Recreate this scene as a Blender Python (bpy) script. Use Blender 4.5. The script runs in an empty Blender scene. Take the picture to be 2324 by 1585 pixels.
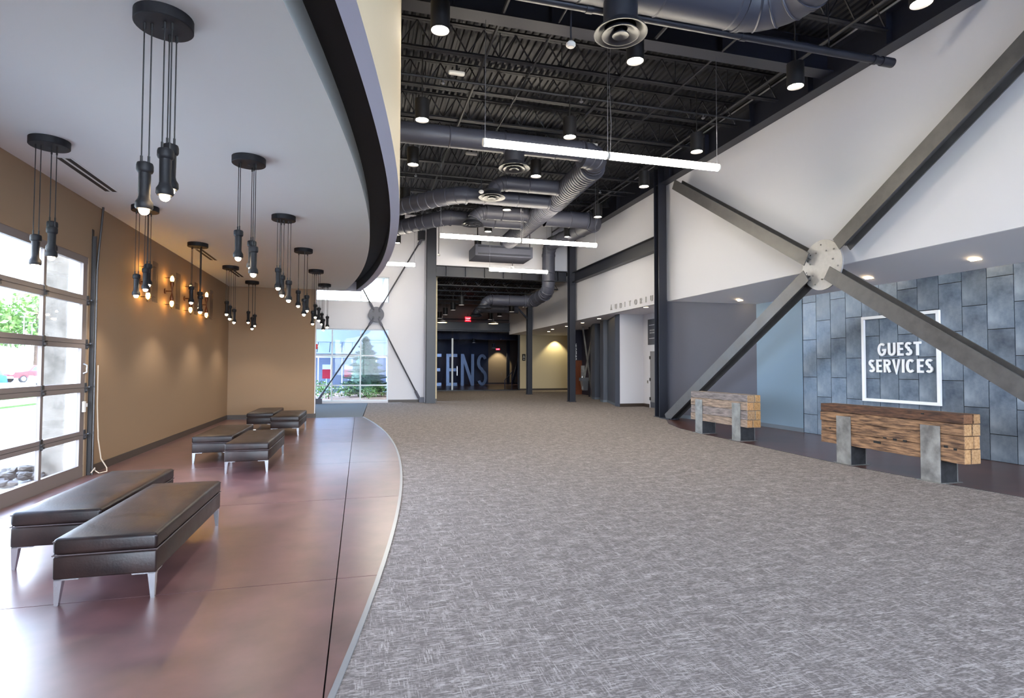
import bpy, bmesh, math, random
from mathutils import Vector, Matrix
random.seed(7)
S = bpy.context.scene
COL = S.collection
PI = math.pi
sin, cos, R = math.sin, math.cos, math.radians

# ------------------------------------------------------------------ camera
cam = bpy.data.cameras.new('camera')
cam.lens = 19.763
cam.sensor_width = 36
cam.clip_end = 400
camo = bpy.data.objects.new('camera', cam)
COL.objects.link(camo)
_y, _p, _r = 0.263147, 0.0307799, 0.0026965
_F = Vector((sin(_y)*cos(_p), cos(_y)*cos(_p), sin(_p)))
_R0 = Vector((cos(_y), -sin(_y), 0)); _U0 = _R0.cross(_F)
_R = _R0*cos(_r) + _U0*sin(_r); _U = _R.cross(_F)
camo.matrix_world = Matrix(((_R.x, _U.x, -_F.x, 0), (_R.y, _U.y, -_F.y, 0), (_R.z, _U.z, -_F.z, 1.6), (0, 0, 0, 1)))
S.camera = camo

# ------------------------------------------------------------------ view, sky, sun, portals
S.view_settings.view_transform = 'Standard'
S.view_settings.look = 'None'
S.view_settings.gamma = 1
S.view_settings.use_curve_mapping = False
S.view_settings.exposure = 0.32
S.cycles.use_denoising = True
S.cycles.max_bounces = 10
S.cycles.diffuse_bounces = 6
S.cycles.glossy_bounces = 4
S.cycles.transparent_max_bounces = 16
S.cycles.sample_clamp_indirect = 3.5
S.cycles.use_light_tree = True
S.cycles.caustics_reflective = False
S.cycles.caustics_refractive = False

SKY = 26.0
SUN = 10.0
LED = 62.0
CAN = 95.0
W = bpy.data.worlds.new('sky'); S.world = W
W.use_nodes = True
nt = W.node_tree; nt.nodes.clear()
_o = nt.nodes.new('ShaderNodeOutputWorld'); _b = nt.nodes.new('ShaderNodeBackground')
_tc = nt.nodes.new('ShaderNodeTexCoord'); _sx = nt.nodes.new('ShaderNodeSeparateXYZ'); _cr = nt.nodes.new('ShaderNodeValToRGB')
_cr.color_ramp.elements[0].position = 0.0; _cr.color_ramp.elements[0].color = (0.86, 0.93, 1.0, 1)
_cr.color_ramp.elements[1].position = 0.8; _cr.color_ramp.elements[1].color = (0.42, 0.62, 1.0, 1)
nt.links.new(_tc.outputs['Generated'], _sx.inputs[0]); nt.links.new(_sx.outputs['Z'], _cr.inputs[0])
nt.links.new(_cr.outputs[0], _b.inputs[0]); _b.inputs[1].default_value = SKY
nt.links.new(_b.outputs[0], _o.inputs[0])

def light(name, kind, loc, energy, color=(1, 1, 1), aim=None, **kw):
    l = bpy.data.lights.new(name, kind); l.energy = energy; l.color = color
    for k, v in kw.items(): setattr(l, k, v)
    o = bpy.data.objects.new(name, l); o.location = loc
    if aim is not None:
        o.rotation_euler = (Vector(aim)).to_track_quat('-Z', 'Y').to_euler()
    COL.objects.link(o); return o
light('sun', 'SUN', (0, 0, 30), SUN, (1, .95, .86), aim=(-.1, .5, -.86), angle=.01)
def portal(loc, aim, sx, sy):
    o = light('portal', 'AREA', loc, 1, aim=aim, shape='RECTANGLE', size=sx, size_y=sy)
    o.data.cycles.is_portal = True
portal((-4.05, 6.9, 1.6), (1, 0, 0), 5.2, 3.2)
portal((-1.4, 25.5, 1.6), (0, -1, 0), 6.0, 3.3)
portal((-1.4, 25.5, 4.95), (0, -1, 0), 6.0, 1.2)
portal((2.8, -8.3, 3.0), (0, 1, 0), 12.5, 6.2)

# ------------------------------------------------------------------ materials
def lin(c):
    return tuple(((x/255)/12.92 if x/255 <= .04045 else ((x/255+.055)/1.055)**2.4) for x in c)
MATS = {}
def mat(name, rgb, rough=.6, metal=0., var=0., vscale=3., bump=0., bscale=60., rgb2=None, stretch=(1, 1, 1), bstretch=(1, 1, 1),
        emit=None, estr=0., detail=4., rvar=0., objvar=0., tint=False, spec=None, lo=.35, hi=.65, coat=0.):
    if name in MATS: return MATS[name]
    m = bpy.data.materials.new(name); m.use_nodes = True
    n = m.node_tree.nodes; l = m.node_tree.links
    b = n['Principled BSDF']
    b.inputs['Roughness'].default_value = rough; b.inputs['Metallic'].default_value = metal
    if coat:
        b.inputs['Coat Weight'].default_value = coat; b.inputs['Coat Roughness'].default_value = .3; b.inputs['Coat IOR'].default_value = 1.6
    if spec is not None: b.inputs['Specular IOR Level'].default_value = spec
    base = lin(rgb)+(1,)
    b.inputs['Base Color'].default_value = base
    tc = None
    def coords(st):
        nonlocal tc
        if tc is None: tc = n.new('ShaderNodeTexCoord')
        mp = n.new('ShaderNodeMapping'); mp.inputs['Scale'].default_value = st
        l.new(tc.outputs['Object'], mp.inputs[0]); return mp.outputs[0]
    cur = None
    if var or rgb2:
        nz = n.new('ShaderNodeTexNoise'); nz.inputs['Scale'].default_value = vscale; nz.inputs['Detail'].default_value = detail
        nz.inputs['Roughness'].default_value = .6
        l.new(coords(stretch), nz.inputs['Vector'])
        rp = n.new('ShaderNodeValToRGB')
        c2 = lin(rgb2) if rgb2 else tuple(min(1, x*(1+var)) for x in base[:3])
        c1 = base[:3] if rgb2 else tuple(x*(1-var) for x in base[:3])
        rp.color_ramp.elements[0].position = lo; rp.color_ramp.elements[0].color = c1+(1,)
        rp.color_ramp.elements[1].position = hi; rp.color_ramp.elements[1].color = c2+(1,)
        l.new(nz.outputs['Fac'], rp.inputs[0]); cur = rp.outputs[0]
        if rvar:
            mr = n.new('ShaderNodeMapRange'); mr.inputs[3].default_value = rough-rvar; mr.inputs[4].default_value = rough+rvar
            mr.inputs[1].default_value = .3; mr.inputs[2].default_value = .7
            l.new(nz.outputs['Fac'], mr.inputs[0]); l.new(mr.outputs[0], b.inputs['Roughness'])
    if objvar or tint:
        oi = n.new('ShaderNodeObjectInfo')
        if cur is None:
            rg = n.new('ShaderNodeRGB'); rg.outputs[0].default_value = base; cur = rg.outputs[0]
        if tint:
            mx = n.new('ShaderNodeMix'); mx.data_type = 'RGBA'; mx.blend_type = 'MULTIPLY'; mx.inputs[0].default_value = 1
            l.new(cur, mx.inputs[6]); l.new(oi.outputs['Color'], mx.inputs[7]); cur = mx.outputs[2]
        if objvar:
            mr = n.new('ShaderNodeMapRange'); mr.inputs[3].default_value = 1-objvar; mr.inputs[4].default_value = 1+objvar
            l.new(oi.outputs['Random'], mr.inputs[0])
            hs = n.new('ShaderNodeHueSaturation'); l.new(cur, hs.inputs['Color']); l.new(mr.outputs[0], hs.inputs['Value']); cur = hs.outputs[0]
    if cur is not None: l.new(cur, b.inputs['Base Color'])
    if bump:
        nb = n.new('ShaderNodeTexNoise'); nb.inputs['Scale'].default_value = bscale; nb.inputs['Detail'].default_value = 3
        l.new(coords(bstretch), nb.inputs['Vector'])
        bp = n.new('ShaderNodeBump'); bp.inputs['Strength'].default_value = bump; bp.inputs['Distance'].default_value = .01
        l.new(nb.outputs['Fac'], bp.inputs['Height']); l.new(bp.outputs[0], b.inputs['Normal'])
    if emit is not None:
        b.inputs['Emission Color'].default_value = lin(emit)+(1,); b.inputs['Emission Strength'].default_value = estr
    MATS[name] = m; return m

def glass_mat(name, tint, refl):
    m = bpy.data.materials.new(name); m.use_nodes = True
    n = m.node_tree.nodes; l = m.node_tree.links; n.clear()
    o = n.new('ShaderNodeOutputMaterial'); mx = n.new('ShaderNodeMixShader'); t = n.new('ShaderNodeBsdfTransparent'); g = n.new('ShaderNodeBsdfGlossy')
    t.inputs[0].default_value = tint+(1,); g.inputs['Roughness'].default_value = .02
    lw = n.new('ShaderNodeLayerWeight'); lw.inputs[0].default_value = .25
    mu = n.new('ShaderNodeMath'); mu.operation = 'MULTIPLY'; mu.inputs[1].default_value = refl
    l.new(lw.outputs['Fresnel'], mu.inputs[0]); l.new(mu.outputs[0], mx.inputs[0])
    l.new(t.outputs[0], mx.inputs[1]); l.new(g.outputs[0], mx.inputs[2]); l.new(mx.outputs[0], o.inputs[0])
    return m

def carpet_mat():
    m = bpy.data.materials.new('carpet'); m.use_nodes = True
    n = m.node_tree.nodes; l = m.node_tree.links; b = n['Principled BSDF']
    b.inputs['Roughness'].default_value = .95; b.inputs['Specular IOR Level'].default_value = .1
    tc = n.new('ShaderNodeTexCoord')
    def noise(sc, scale, det=2.):
        mp = n.new('ShaderNodeMapping'); mp.inputs['Scale'].default_value = sc
        l.new(tc.outputs['Object'], mp.inputs[0])
        z = n.new('ShaderNodeTexNoise'); z.inputs['Scale'].default_value = scale; z.inputs['Detail'].default_value = det
        l.new(mp.outputs[0], z.inputs['Vector']); return z.outputs['Fac']
    def rng(x, a, b_, c=0., d=1.):
        r = n.new('ShaderNodeMapRange'); l.new(x, r.inputs[0])
        for i, v in zip((1, 2, 3, 4), (a, b_, c, d)): r.inputs[i].default_value = v
        return r.outputs[0]
    def op(o, a, b_=0.):
        q = n.new('ShaderNodeMath'); q.operation = o
        for i, v in ((0, a), (1, b_)):
            if isinstance(v, float): q.inputs[i].default_value = v
            else: l.new(v, q.inputs[i])
        return q.outputs[0]
    sep = n.new('ShaderNodeSeparateXYZ'); l.new(tc.outputs['Object'], sep.inputs[0])
    X, Y = sep.outputs['X'], sep.outputs['Y']
    def wn(a, b_):
        cb = n.new('ShaderNodeCombineXYZ'); l.new(a, cb.inputs[0])
        if b_ is not None: l.new(b_, cb.inputs[1])
        w = n.new('ShaderNodeTexWhiteNoise'); w.noise_dimensions = '2D'; l.new(cb.outputs[0], w.inputs['Vector']); return w.outputs['Value']
    def dashes(u, v, lenf, rowf, seed):
        row = op('FLOOR', op('ADD', op('MULTIPLY', v, rowf), seed))
        sh = op('MULTIPLY', wn(row, None), 17.3)
        cell = op('FLOOR', op('ADD', op('MULTIPLY', u, lenf), sh))
        return wn(cell, row)
    # yarn dashes along and across, clustered in loose patches
    clus_x = noise((4.5, 11., 1), 1., 3.); clus_y = noise((11., 4.5, 1), 1.3, 3.)
    hx = op('MULTIPLY', rng(dashes(X, Y, 17., 165., .3), .35, 1.), rng(clus_x, .34, .68, .12, .8))
    hy = op('MULTIPLY', rng(dashes(Y, X, 17., 165., .7), .35, 1.), rng(clus_y, .36, .7, .05, .7))
    weave = rng(dashes(X, Y, 45., 150., .1), 0., 1., -.2, .2)
    v = op('ADD', op('MAXIMUM', hx, hy), weave)
    cr = n.new('ShaderNodeValToRGB')
    cr.color_ramp.elements[0].position = .0; cr.color_ramp.elements[0].color = lin((108, 101, 99))+(1,)
    cr.color_ramp.elements[1].position = 1.; cr.color_ramp.elements[1].color = lin((188, 180, 176))+(1,)
    l.new(v, cr.inputs[0]); l.new(cr.outputs[0], b.inputs['Base Color'])
    return m

M = dict(
    carpet=carpet_mat(),
    mat=mat('walk_off_mat', (98, 108, 120), .95, var=.1, vscale=150, bump=.3, bscale=300),
    conc=mat('stained_concrete', (62, 40, 44), .3, rgb2=(120, 83, 83), vscale=2.4, detail=4, lo=.2, hi=.8, spec=.9, coat=.6),
    concd=mat('dark_concrete', (62, 40, 35), .28, rgb2=(92, 58, 50), vscale=2.2, detail=3, lo=.2, hi=.8),
    under=mat('slab_base', (30, 20, 18), .9),
    tan=mat('tan_paint', (135, 111, 86), .75, var=.03, vscale=200, bump=.06, bscale=250),
    cream=mat('cream_paint', (198, 184, 152), .75),
    white=mat('white_paint', (210, 210, 217), .7, bump=.03, bscale=300),
    ceilp=mat('ceiling_paint', (230, 238, 237), .8, bump=.03, bscale=200),
    fascia=mat('fascia_paint', (208, 194, 166), .7),
    lip=mat('lip_daylight_tint', (204, 211, 232), .7),  # bulkhead lip: blue daylight on its underside is put into the colour
    black=mat("black_paint", (3, 3, 4), .7),
    soffit=mat('soffit_paint', (226, 226, 234), .75),
    base=mat('rubber_base', (62, 52, 46), .5),
    baseg=mat('grey_base', (96, 106, 118), .5),
    navy=mat('dark_steel_paint', (28, 30, 40), .42),
    deck=mat('deck_paint', (15, 17, 26), .55),
    duct=mat('duct_paint', (58, 60, 72), .5),
    diff=mat('diffuser_paint', (36, 38, 46), .45),
    brace=mat('brace_steel', (84, 82, 82), .4, metal=.3, var=.12, vscale=6, rvar=.08),
    gusset=mat('gusset_steel', (168, 166, 166), .45, metal=.3, var=.06, vscale=12),
    tile=mat('zinc_tile', (70, 84, 102), .4, metal=.3, rgb2=(146, 158, 172), vscale=2.2, detail=9, rvar=.1, objvar=.16, lo=.3, hi=.75),
    blue=mat('blue_grey_paint', (118, 142, 164), .55, var=.04, vscale=120),
    dark=mat('dark_grey_paint', (84, 86, 98), .55, var=.04, vscale=150),
    flute=mat('fluted_panel', (62, 68, 82), .45),
    timber=mat('old_timber', (64, 44, 31), .8, rgb2=(150, 116, 86), vscale=4, stretch=(7, .9, 7), detail=10, bump=1., bscale=7, bstretch=(9, .7, 9), tint=True, lo=.36, hi=.66),
    timberg=mat('weathered_timber', (86, 78, 74), .85, rgb2=(164, 150, 140), vscale=4, stretch=(7, .9, 7), detail=10, bump=.9, bscale=7, bstretch=(9, .7, 9), tint=True, lo=.3, hi=.7),
    endgrain=mat('timber_end', (132, 98, 62), .8, rgb2=(170, 136, 98), vscale=30, detail=6, bump=.4, bscale=40, tint=True),
    steel=mat('raw_steel', (120, 118, 116), .4, metal=.6, rgb2=(160, 158, 154), vscale=5, detail=7, rvar=.1),
    steeld=mat('raw_steel_dark', (66, 66, 68), .35, metal=.6, var=.2, vscale=9),
    leather=mat('brown_leather', (21, 16, 17), .4, rgb2=(42, 28, 25), vscale=3.5, detail=9, rvar=.05, bump=.1, bscale=60, spec=.28),
    piping=mat('leather_piping', (70, 62, 64), .3),
    chrome=mat('satin_chrome', (205, 208, 214), .25, metal=.9),
    alum=mat('door_aluminium', (120, 110, 106), .45, metal=.15),
    galv=mat('galvanised', (140, 142, 150), .35, metal=.8),
    hinge=mat('hinge_steel', (74, 72, 72), .4, metal=.7),
    trimm=mat('metal_trim', (168, 174, 182), .3, metal=.7),
    signw=mat('sign_white', (244, 246, 250), .4),
    letterg=mat('letter_grey', (170, 168, 168), .5),
    mirror=mat('mirror_steel', (176, 182, 186), .24, metal=.85),
    framew=mat('window_frame_white', (214, 222, 228), .4),
    lampb=mat('lamp_black_iron', (20, 20, 23), .6, var=.2, vscale=50, spec=.25),
    canb=mat('can_black', (20, 20, 23), .5, spec=.3),
    cord=mat('black_cord', (14, 14, 15), .6),
    glow=mat('downlight_lens', (255, 246, 225), .5, emit=(255, 243, 224), estr=CAN),
    led=mat('led_tube', (255, 248, 230), .5, emit=(255, 243, 222), estr=LED),
    bulb=mat('warm_bulb', (255, 190, 100), .4, emit=(255, 186, 92), estr=60),
    bulbw=mat('lamp_bulb', (255, 225, 190), .4, emit=(255, 222, 178), estr=60),
    copper=mat('aged_copper', (96, 58, 36), .4, metal=.7),
    wire=mat('dark_wire', (52, 40, 34), .5, metal=.5),
    plast=mat('white_plastic', (222, 222, 220), .4),
    red=mat('red_plastic', (190, 24, 28), .4),
    redglow=mat('exit_red', (255, 40, 50), .4, emit=(255, 30, 50), estr=1.6),
    exitface=mat('exit_letter', (255, 200, 205), .4, emit=(255, 190, 200), estr=2.2),
    board=mat('board_grey', (58, 60, 68), .5),
    brown=mat('brown_wood', (116, 62, 36), .5, var=.2, vscale=8, stretch=(4, 4, .5)),
    doorg=mat('door_grey', (120, 118, 120), .5),
    darkroom=mat('dark_navy_paint', (34, 34, 52), .6),
    brownwall=mat('dark_brown_paint', (78, 64, 62), .7),
    rope=mat('rope', (206, 190, 170), .8),
    asphalt=mat('asphalt', (150, 148, 146), .9, var=.08, vscale=20),
    paving=mat('concrete_paving', (196, 192, 184), .85, var=.06, vscale=4),
    extconc=mat('cast_concrete', (88, 80, 70), .85, rgb2=(138, 128, 116), vscale=2.5, detail=8, bump=.2, bscale=20),
    grass=mat('grass', (96, 128, 58), .9, var=.3, vscale=30),
    mulch=mat('mulch', (160, 128, 108), .95, var=.35, vscale=25, bump=.6, bscale=40),
    rock=mat('river_rock', (92, 84, 76), .8, var=.2, vscale=8, objvar=.2),
    leaf=mat('leaf_green', (70, 104, 46), .6, rgb2=(116, 146, 70), vscale=2),
    fir=mat('fir_needles', (34, 62, 48), .7, rgb2=(64, 98, 72), vscale=3),
    bark=mat('bark', (84, 66, 52), .9),
    facade=mat('facade_panel', (132, 144, 164), .5),
    tyre=mat('tyre', (24, 24, 26), .7),
    carred=mat('car_red', (176, 28, 36), .25), carblue=mat('car_blue', (48, 96, 176), .25), carwhite=mat('car_white', (226, 228, 230), .25),
    carglass=mat('car_glass', (52, 70, 90), .1),
)
M['glass'] = glass_mat('clear_glass', (.97, .985, 1.), .5)
M['glasst'] = glass_mat('tinted_glass', (.80, .86, .92), .5)
M['glassb'] = glass_mat('blue_glass', (.80, .86, .98), .5)

# ------------------------------------------------------------------ mesh helpers
class MB:
    def __init__(s): s.v = []; s.f = []; s.mi = []; s.cur = 0
    def add(s, vs, fs):
        o = len(s.v); s.v += [tuple(x) for x in vs]; s.f += [tuple(i+o for i in f) for f in fs]; s.mi += [s.cur]*len(fs); return s
    def box(s, a, b):
        x0, y0, z0 = (min(a[i], b[i]) for i in range(3)); x1, y1, z1 = (max(a[i], b[i]) for i in range(3))
        return s.add([(x0, y0, z0), (x1, y0, z0), (x1, y1, z0), (x0, y1, z0), (x0, y0, z1), (x1, y0, z1), (x1, y1, z1), (x0, y1, z1)],
                     [(0, 3, 2, 1), (4, 5, 6, 7), (0, 1, 5, 4), (1, 2, 6, 5), (2, 3, 7, 6), (3, 0, 4, 7)])
    def bar(s, p0, p1, a, d, wa, wd):
        """box along p0->p1 with half sizes from direction vectors a, d"""
        p0, p1 = Vector(p0), Vector(p1); a = Vector(a).normalized()*wa/2; d = Vector(d).normalized()*wd/2
        vs = [p+sa*a+sd*d for p in (p0, p1) for sa, sd in ((-1, -1), (1, -1), (1, 1), (-1, 1))]
        return s.add(vs, [(0, 3, 2, 1), (4, 5, 6, 7), (0, 1, 5, 4), (1, 2, 6, 5), (2, 3, 7, 6), (3, 0, 4, 7)])
    def stick(s, p0, p1, w):
        p0, p1 = Vector(p0), Vector(p1); t = (p1-p0).normalized()
        a = t.cross(Vector((0, 0, 1)) if abs(t.z) < .9 else Vector((1, 0, 0))).normalized(); d = t.cross(a)
        return s.bar(p0, p1, a, d, w, w)
    def tube(s, pts, r, n=12, caps=True, radii=None):
        pts = [Vector(p) for p in pts]; N = len(pts); rings = []
        t0 = (pts[1]-pts[0]).normalized()
        a = t0.cross(Vector((0, 0, 1)) if abs(t0.z) < .9 else Vector((1, 0, 0))).normalized()
        for i, p in enumerate(pts):
            t = ((pts[min(i+1, N-1)]-p).normalized() + (p-pts[max(i-1, 0)]).normalized())
            t = t.normalized() if t.length > 1e-6 else t0
            a = (a - t*a.dot(t)); a = a.normalized() if a.length > 1e-6 else t.orthogonal().normalized()
            d = t.cross(a); rr = radii[i] if radii else r
            rings.append([p + a*rr*cos(2*PI*k/n) + d*rr*sin(2*PI*k/n) for k in range(n)])
        vs = [v for rg in rings for v in rg]; fs = []
        for i in range(N-1):
            for k in range(n):
                k2 = (k+1) % n; fs.append((i*n+k, i*n+k2, (i+1)*n+k2, (i+1)*n+k))
        if caps: fs += [tuple(reversed(range(n))), tuple((N-1)*n+k for k in range(n))]
        return s.add(vs, fs)
    def lathe(s, prof, c=(0, 0, 0), n=20, caps=True):
        """profile of (radius, z) about a vertical axis"""
        vs = []; fs = []; N = len(prof)
        for r, z in prof:
            for k in range(n): vs.append((c[0]+r*cos(2*PI*k/n), c[1]+r*sin(2*PI*k/n), c[2]+z))
        for i in range(N-1):
            for k in range(n):
                k2 = (k+1) % n; fs.append((i*n+k, i*n+k2, (i+1)*n+k2, (i+1)*n+k))
        if caps: fs += [tuple(reversed(range(n))), tuple((N-1)*n+k for k in range(n))]
        return s.add(vs, fs)
    def prism(s, poly, z0, z1):
        n = len(poly); vs = [(x, y, z0) for x, y in poly]+[(x, y, z1) for x, y in poly]
        fs = [tuple(reversed(range(n))), tuple(range(n, 2*n))]+[(i, (i+1) % n, n+(i+1) % n, n+i) for i in range(n)]
        return s.add(vs, fs)
    def ball(s, c, r, n=10, m=6, sz=1.):
        prof = [(max(1e-3, r*sin(PI*i/m)), -r*sz*cos(PI*i/m)) for i in range(m+1)]
        return s.lathe(prof, c, n)
    def hbeam(s, p0, p1, a, d, b, h, tf=.02, tw=.014):
        """H section: a = flange width direction, d = direction from flange to flange"""
        p0, p1 = Vector(p0), Vector(p1); d = Vector(d).normalized()
        for k in (-1, 1): s.bar(p0+d*k*(h-tf)/2, p1+d*k*(h-tf)/2, a, d, b, tf)
        return s.bar(p0, p1, a, d, tw, h-2*tf)
    def mesh(s, name, m, smooth=False):
        me = bpy.data.meshes.new(name); me.from_pydata(s.v, [], s.f)
        ms = m if isinstance(m, (list, tuple)) else [m]
        for x in ms: me.materials.append(x)
        if len(ms) > 1: me.polygons.foreach_set('material_index', s.mi)
        bm = bmesh.new(); bm.from_mesh(me); bmesh.ops.recalc_face_normals(bm, faces=bm.faces); bm.to_mesh(me); bm.free()
        if smooth:
            me.polygons.foreach_set('use_smooth', [True]*len(me.polygons))
            try: me.set_sharp_from_angle(angle=R(40))
            except Exception: pass
        me.update(); return me
    def build(s, name, m, parent=None, smooth=False, **tags):
        return link(name, s.mesh(name, m, smooth), parent, **tags)

def link(name, me, parent=None, loc=None, **tags):
    o = bpy.data.objects.new(name, me); COL.objects.link(o)
    if parent is not None: o.parent = parent
    if loc is not None: o.location = loc
    for k, v in tags.items(): o[k] = v
    return o
def thing(name, label, cat, loc=(0, 0, 0), group=None, rz=0.):
    o = bpy.data.objects.new(name, None); COL.objects.link(o); o.location = loc; o.rotation_euler = (0, 0, rz)
    o.empty_display_size = .1
    o['label'] = label; o['category'] = cat; o['kind'] = 'thing'
    if group: o['group'] = group
    return o
def dup(root, loc, label, group=None, rz=None):
    r = root.copy(); COL.objects.link(r); r.location = loc
    if rz is not None: r.rotation_euler = (0, 0, rz)
    r['label'] = label
    if group: r['group'] = group
    for ch in KIDS.get(root.name, []): 
        c = ch.copy(); COL.objects.link(c); c.parent = r
        for g in KIDS.get(ch.name, []):
            d = g.copy(); COL.objects.link(d); d.parent = c
    return r
KIDS = {}
def kids(root):
    """note the children of a finished thing so that it can be copied"""
    for o in COL.objects:
        if o.parent is not None: KIDS.setdefault(o.parent.name, [])
    KIDS[root.name] = [o for o in COL.objects if o.parent == root]
    for c in KIDS[root.name]: KIDS[c.name] = [o for o in COL.objects if o.parent == c]
def struct(name, mb, m, parent=None, smooth=False):
    o = mb.build(name, m, parent, smooth)
    if parent is None: o['kind'] = 'structure'
    return o
def rbox(a, b, r, seg=3, crown=0.):
    """rounded box mesh data, optionally crowned on top"""
    bm = bmesh.new(); bmesh.ops.create_cube(bm, size=1)
    for v in bm.verts:
        v.co = Vector(((a[i]+b[i])/2+v.co[i]*(b[i]-a[i]) for i in range(3)))
    bmesh.ops.bevel(bm, geom=list(bm.edges), offset=r, segments=seg, profile=.5, affect='EDGES')
    if crown:
        top = [f for f in bm.faces if f.normal.z > .99]
        ed = list({e for f in top for e in f.edges})
        bmesh.ops.subdivide_edges(bm, edges=ed, cuts=7, use_grid_fill=True)
        for v in bm.verts:
            if v.co.z > b[2]-r*.5:
                u = (v.co.x-a[0])/(b[0]-a[0])*2-1; w = (v.co.y-a[1])/(b[1]-a[1])*2-1
                v.co.z += crown*max(0, 1-u**4)*max(0, 1-w**6)
    return bm
def bm_obj(bm, name, m, parent=None, smooth=True, **tags):
    me = bpy.data.meshes.new(name); bm.to_mesh(me); bm.free(); me.materials.append(m)
    if smooth: me.polygons.foreach_set('use_smooth', [True]*len(me.polygons))
    return link(name, me, parent, **tags)

GLY = {}
def glyph(ch, cap, depth, bold=0.):
    key = (ch, round(cap, 4), round(depth, 4), bold)
    if key in GLY: return GLY[key]
    def make(c, size, ext, off):
        cu = bpy.data.curves.new('t', 'FONT'); cu.body = c; cu.size = size; cu.extrude = ext; cu.offset = off; cu.resolution_u = 4
        o = bpy.data.objects.new('t', cu); COL.objects.link(o)
        me = bpy.data.meshes.new_from_object(o.evaluated_get(bpy.context.evaluated_depsgraph_get()))
        bpy.data.objects.remove(o); return me
    if 'ref' not in GLY:
        e = make('H', 1, 0, 0); GLY['ref'] = max(v.co.y for v in e.vertices)-min(v.co.y for v in e.vertices)
    sz = cap/GLY['ref']
    me = make(ch, sz, depth/2, bold*cap)
    xs = [v.co.x for v in me.vertices]; x0 = min(xs)
    for v in me.vertices: v.co.x -= x0
    GLY[key] = (me, max(xs)-x0); return GLY[key]
def lettering(text, parent, m, origin, xdir, ydir, cap, depth, width=None, gap=.1, bold=0., name='letter', squeeze=1.):
    """one raised letter after another, each a part"""
    xdir, ydir = Vector(xdir), Vector(ydir); nd = xdir.cross(ydir)
    ws = [glyph(c, cap, depth, bold)[1]*squeeze if c != ' ' else cap*.35 for c in text]
    if width:
        k_ = min(1., (width-.13*cap*(len(text)-1))/sum(ws)); ws = [w*k_ for w in ws]; squeeze *= k_
        gap = (width-sum(ws))/max(1, len(text)-1)
    else: gap = gap*cap
    x = 0.; out = []
    for c, w in zip(text, ws):
        if c != ' ':
            me = glyph(c, cap, depth, bold)[0].copy(); me.name = name
            me.materials.clear(); me.materials.append(m)
            o = Vector(origin)+xdir*x
            mt = Matrix(((xdir.x*squeeze, ydir.x, nd.x, o.x), (xdir.y*squeeze, ydir.y, nd.y, o.y), (xdir.z*squeeze, ydir.z, nd.z, o.z), (0, 0, 0, 1)))
            me.transform(mt); out.append(link(name, me, parent))
        x += w+gap
    return out

def ribbon(mb, pts, w, z0, z1, closed=False):
    """flat stroke of width w along a 2-D polyline, with mitred corners, extruded"""
    P = [Vector((x, y)) for x, y in pts]; n = len(P); Ls = []; Rs = []
    for i in range(n):
        a = P[i]-P[i-1] if (i > 0 or closed) else P[1]-P[0]
        b = P[(i+1) % n]-P[i] if (i < n-1 or closed) else P[-1]-P[-2]
        a = a.normalized(); b = b.normalized(); na = Vector((-a.y, a.x)); nb = Vector((-b.y, b.x))
        m = (na+nb).normalized(); k = w/2/max(.45, m.dot(na)); Ls.append(P[i]+m*k); Rs.append(P[i]-m*k)
    vs = [(p.x, p.y, z) for z in (z0, z1) for q in (Ls, Rs) for p in q]
    fs = []; L0, R0, L1, R1 = 0, n, 2*n, 3*n
    for i in range(n if closed else n-1):
        j = (i+1) % n
        fs += [(L1+i, R1+i, R1+j, L1+j), (L0+i, L0+j, R0+j, R0+i), (L0+i, L1+i, L1+j, L0+j), (R0+i, R0+j, R1+j, R1+i)]
    if not closed: fs += [(L0, R0, R1, L1), (L0+n-1, L1+n-1, R1+n-1, R0+n-1)]
    mb.add(vs, fs)
def _el(cx_, cy_, rx, ry, a0, a1, n=14): return [(cx_+rx*cos(R(a0+(a1-a0)*i/n)), cy_+ry*sin(R(a0+(a1-a0)*i/n))) for i in range(n+1)]
WID = dict(A=.8, C=.82, D=.78, E=.56, G=.86, I=.17, M=.9, N=.76, O=.92, R=.66, S=.62, T=.64, U=.74, V=.76)
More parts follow.
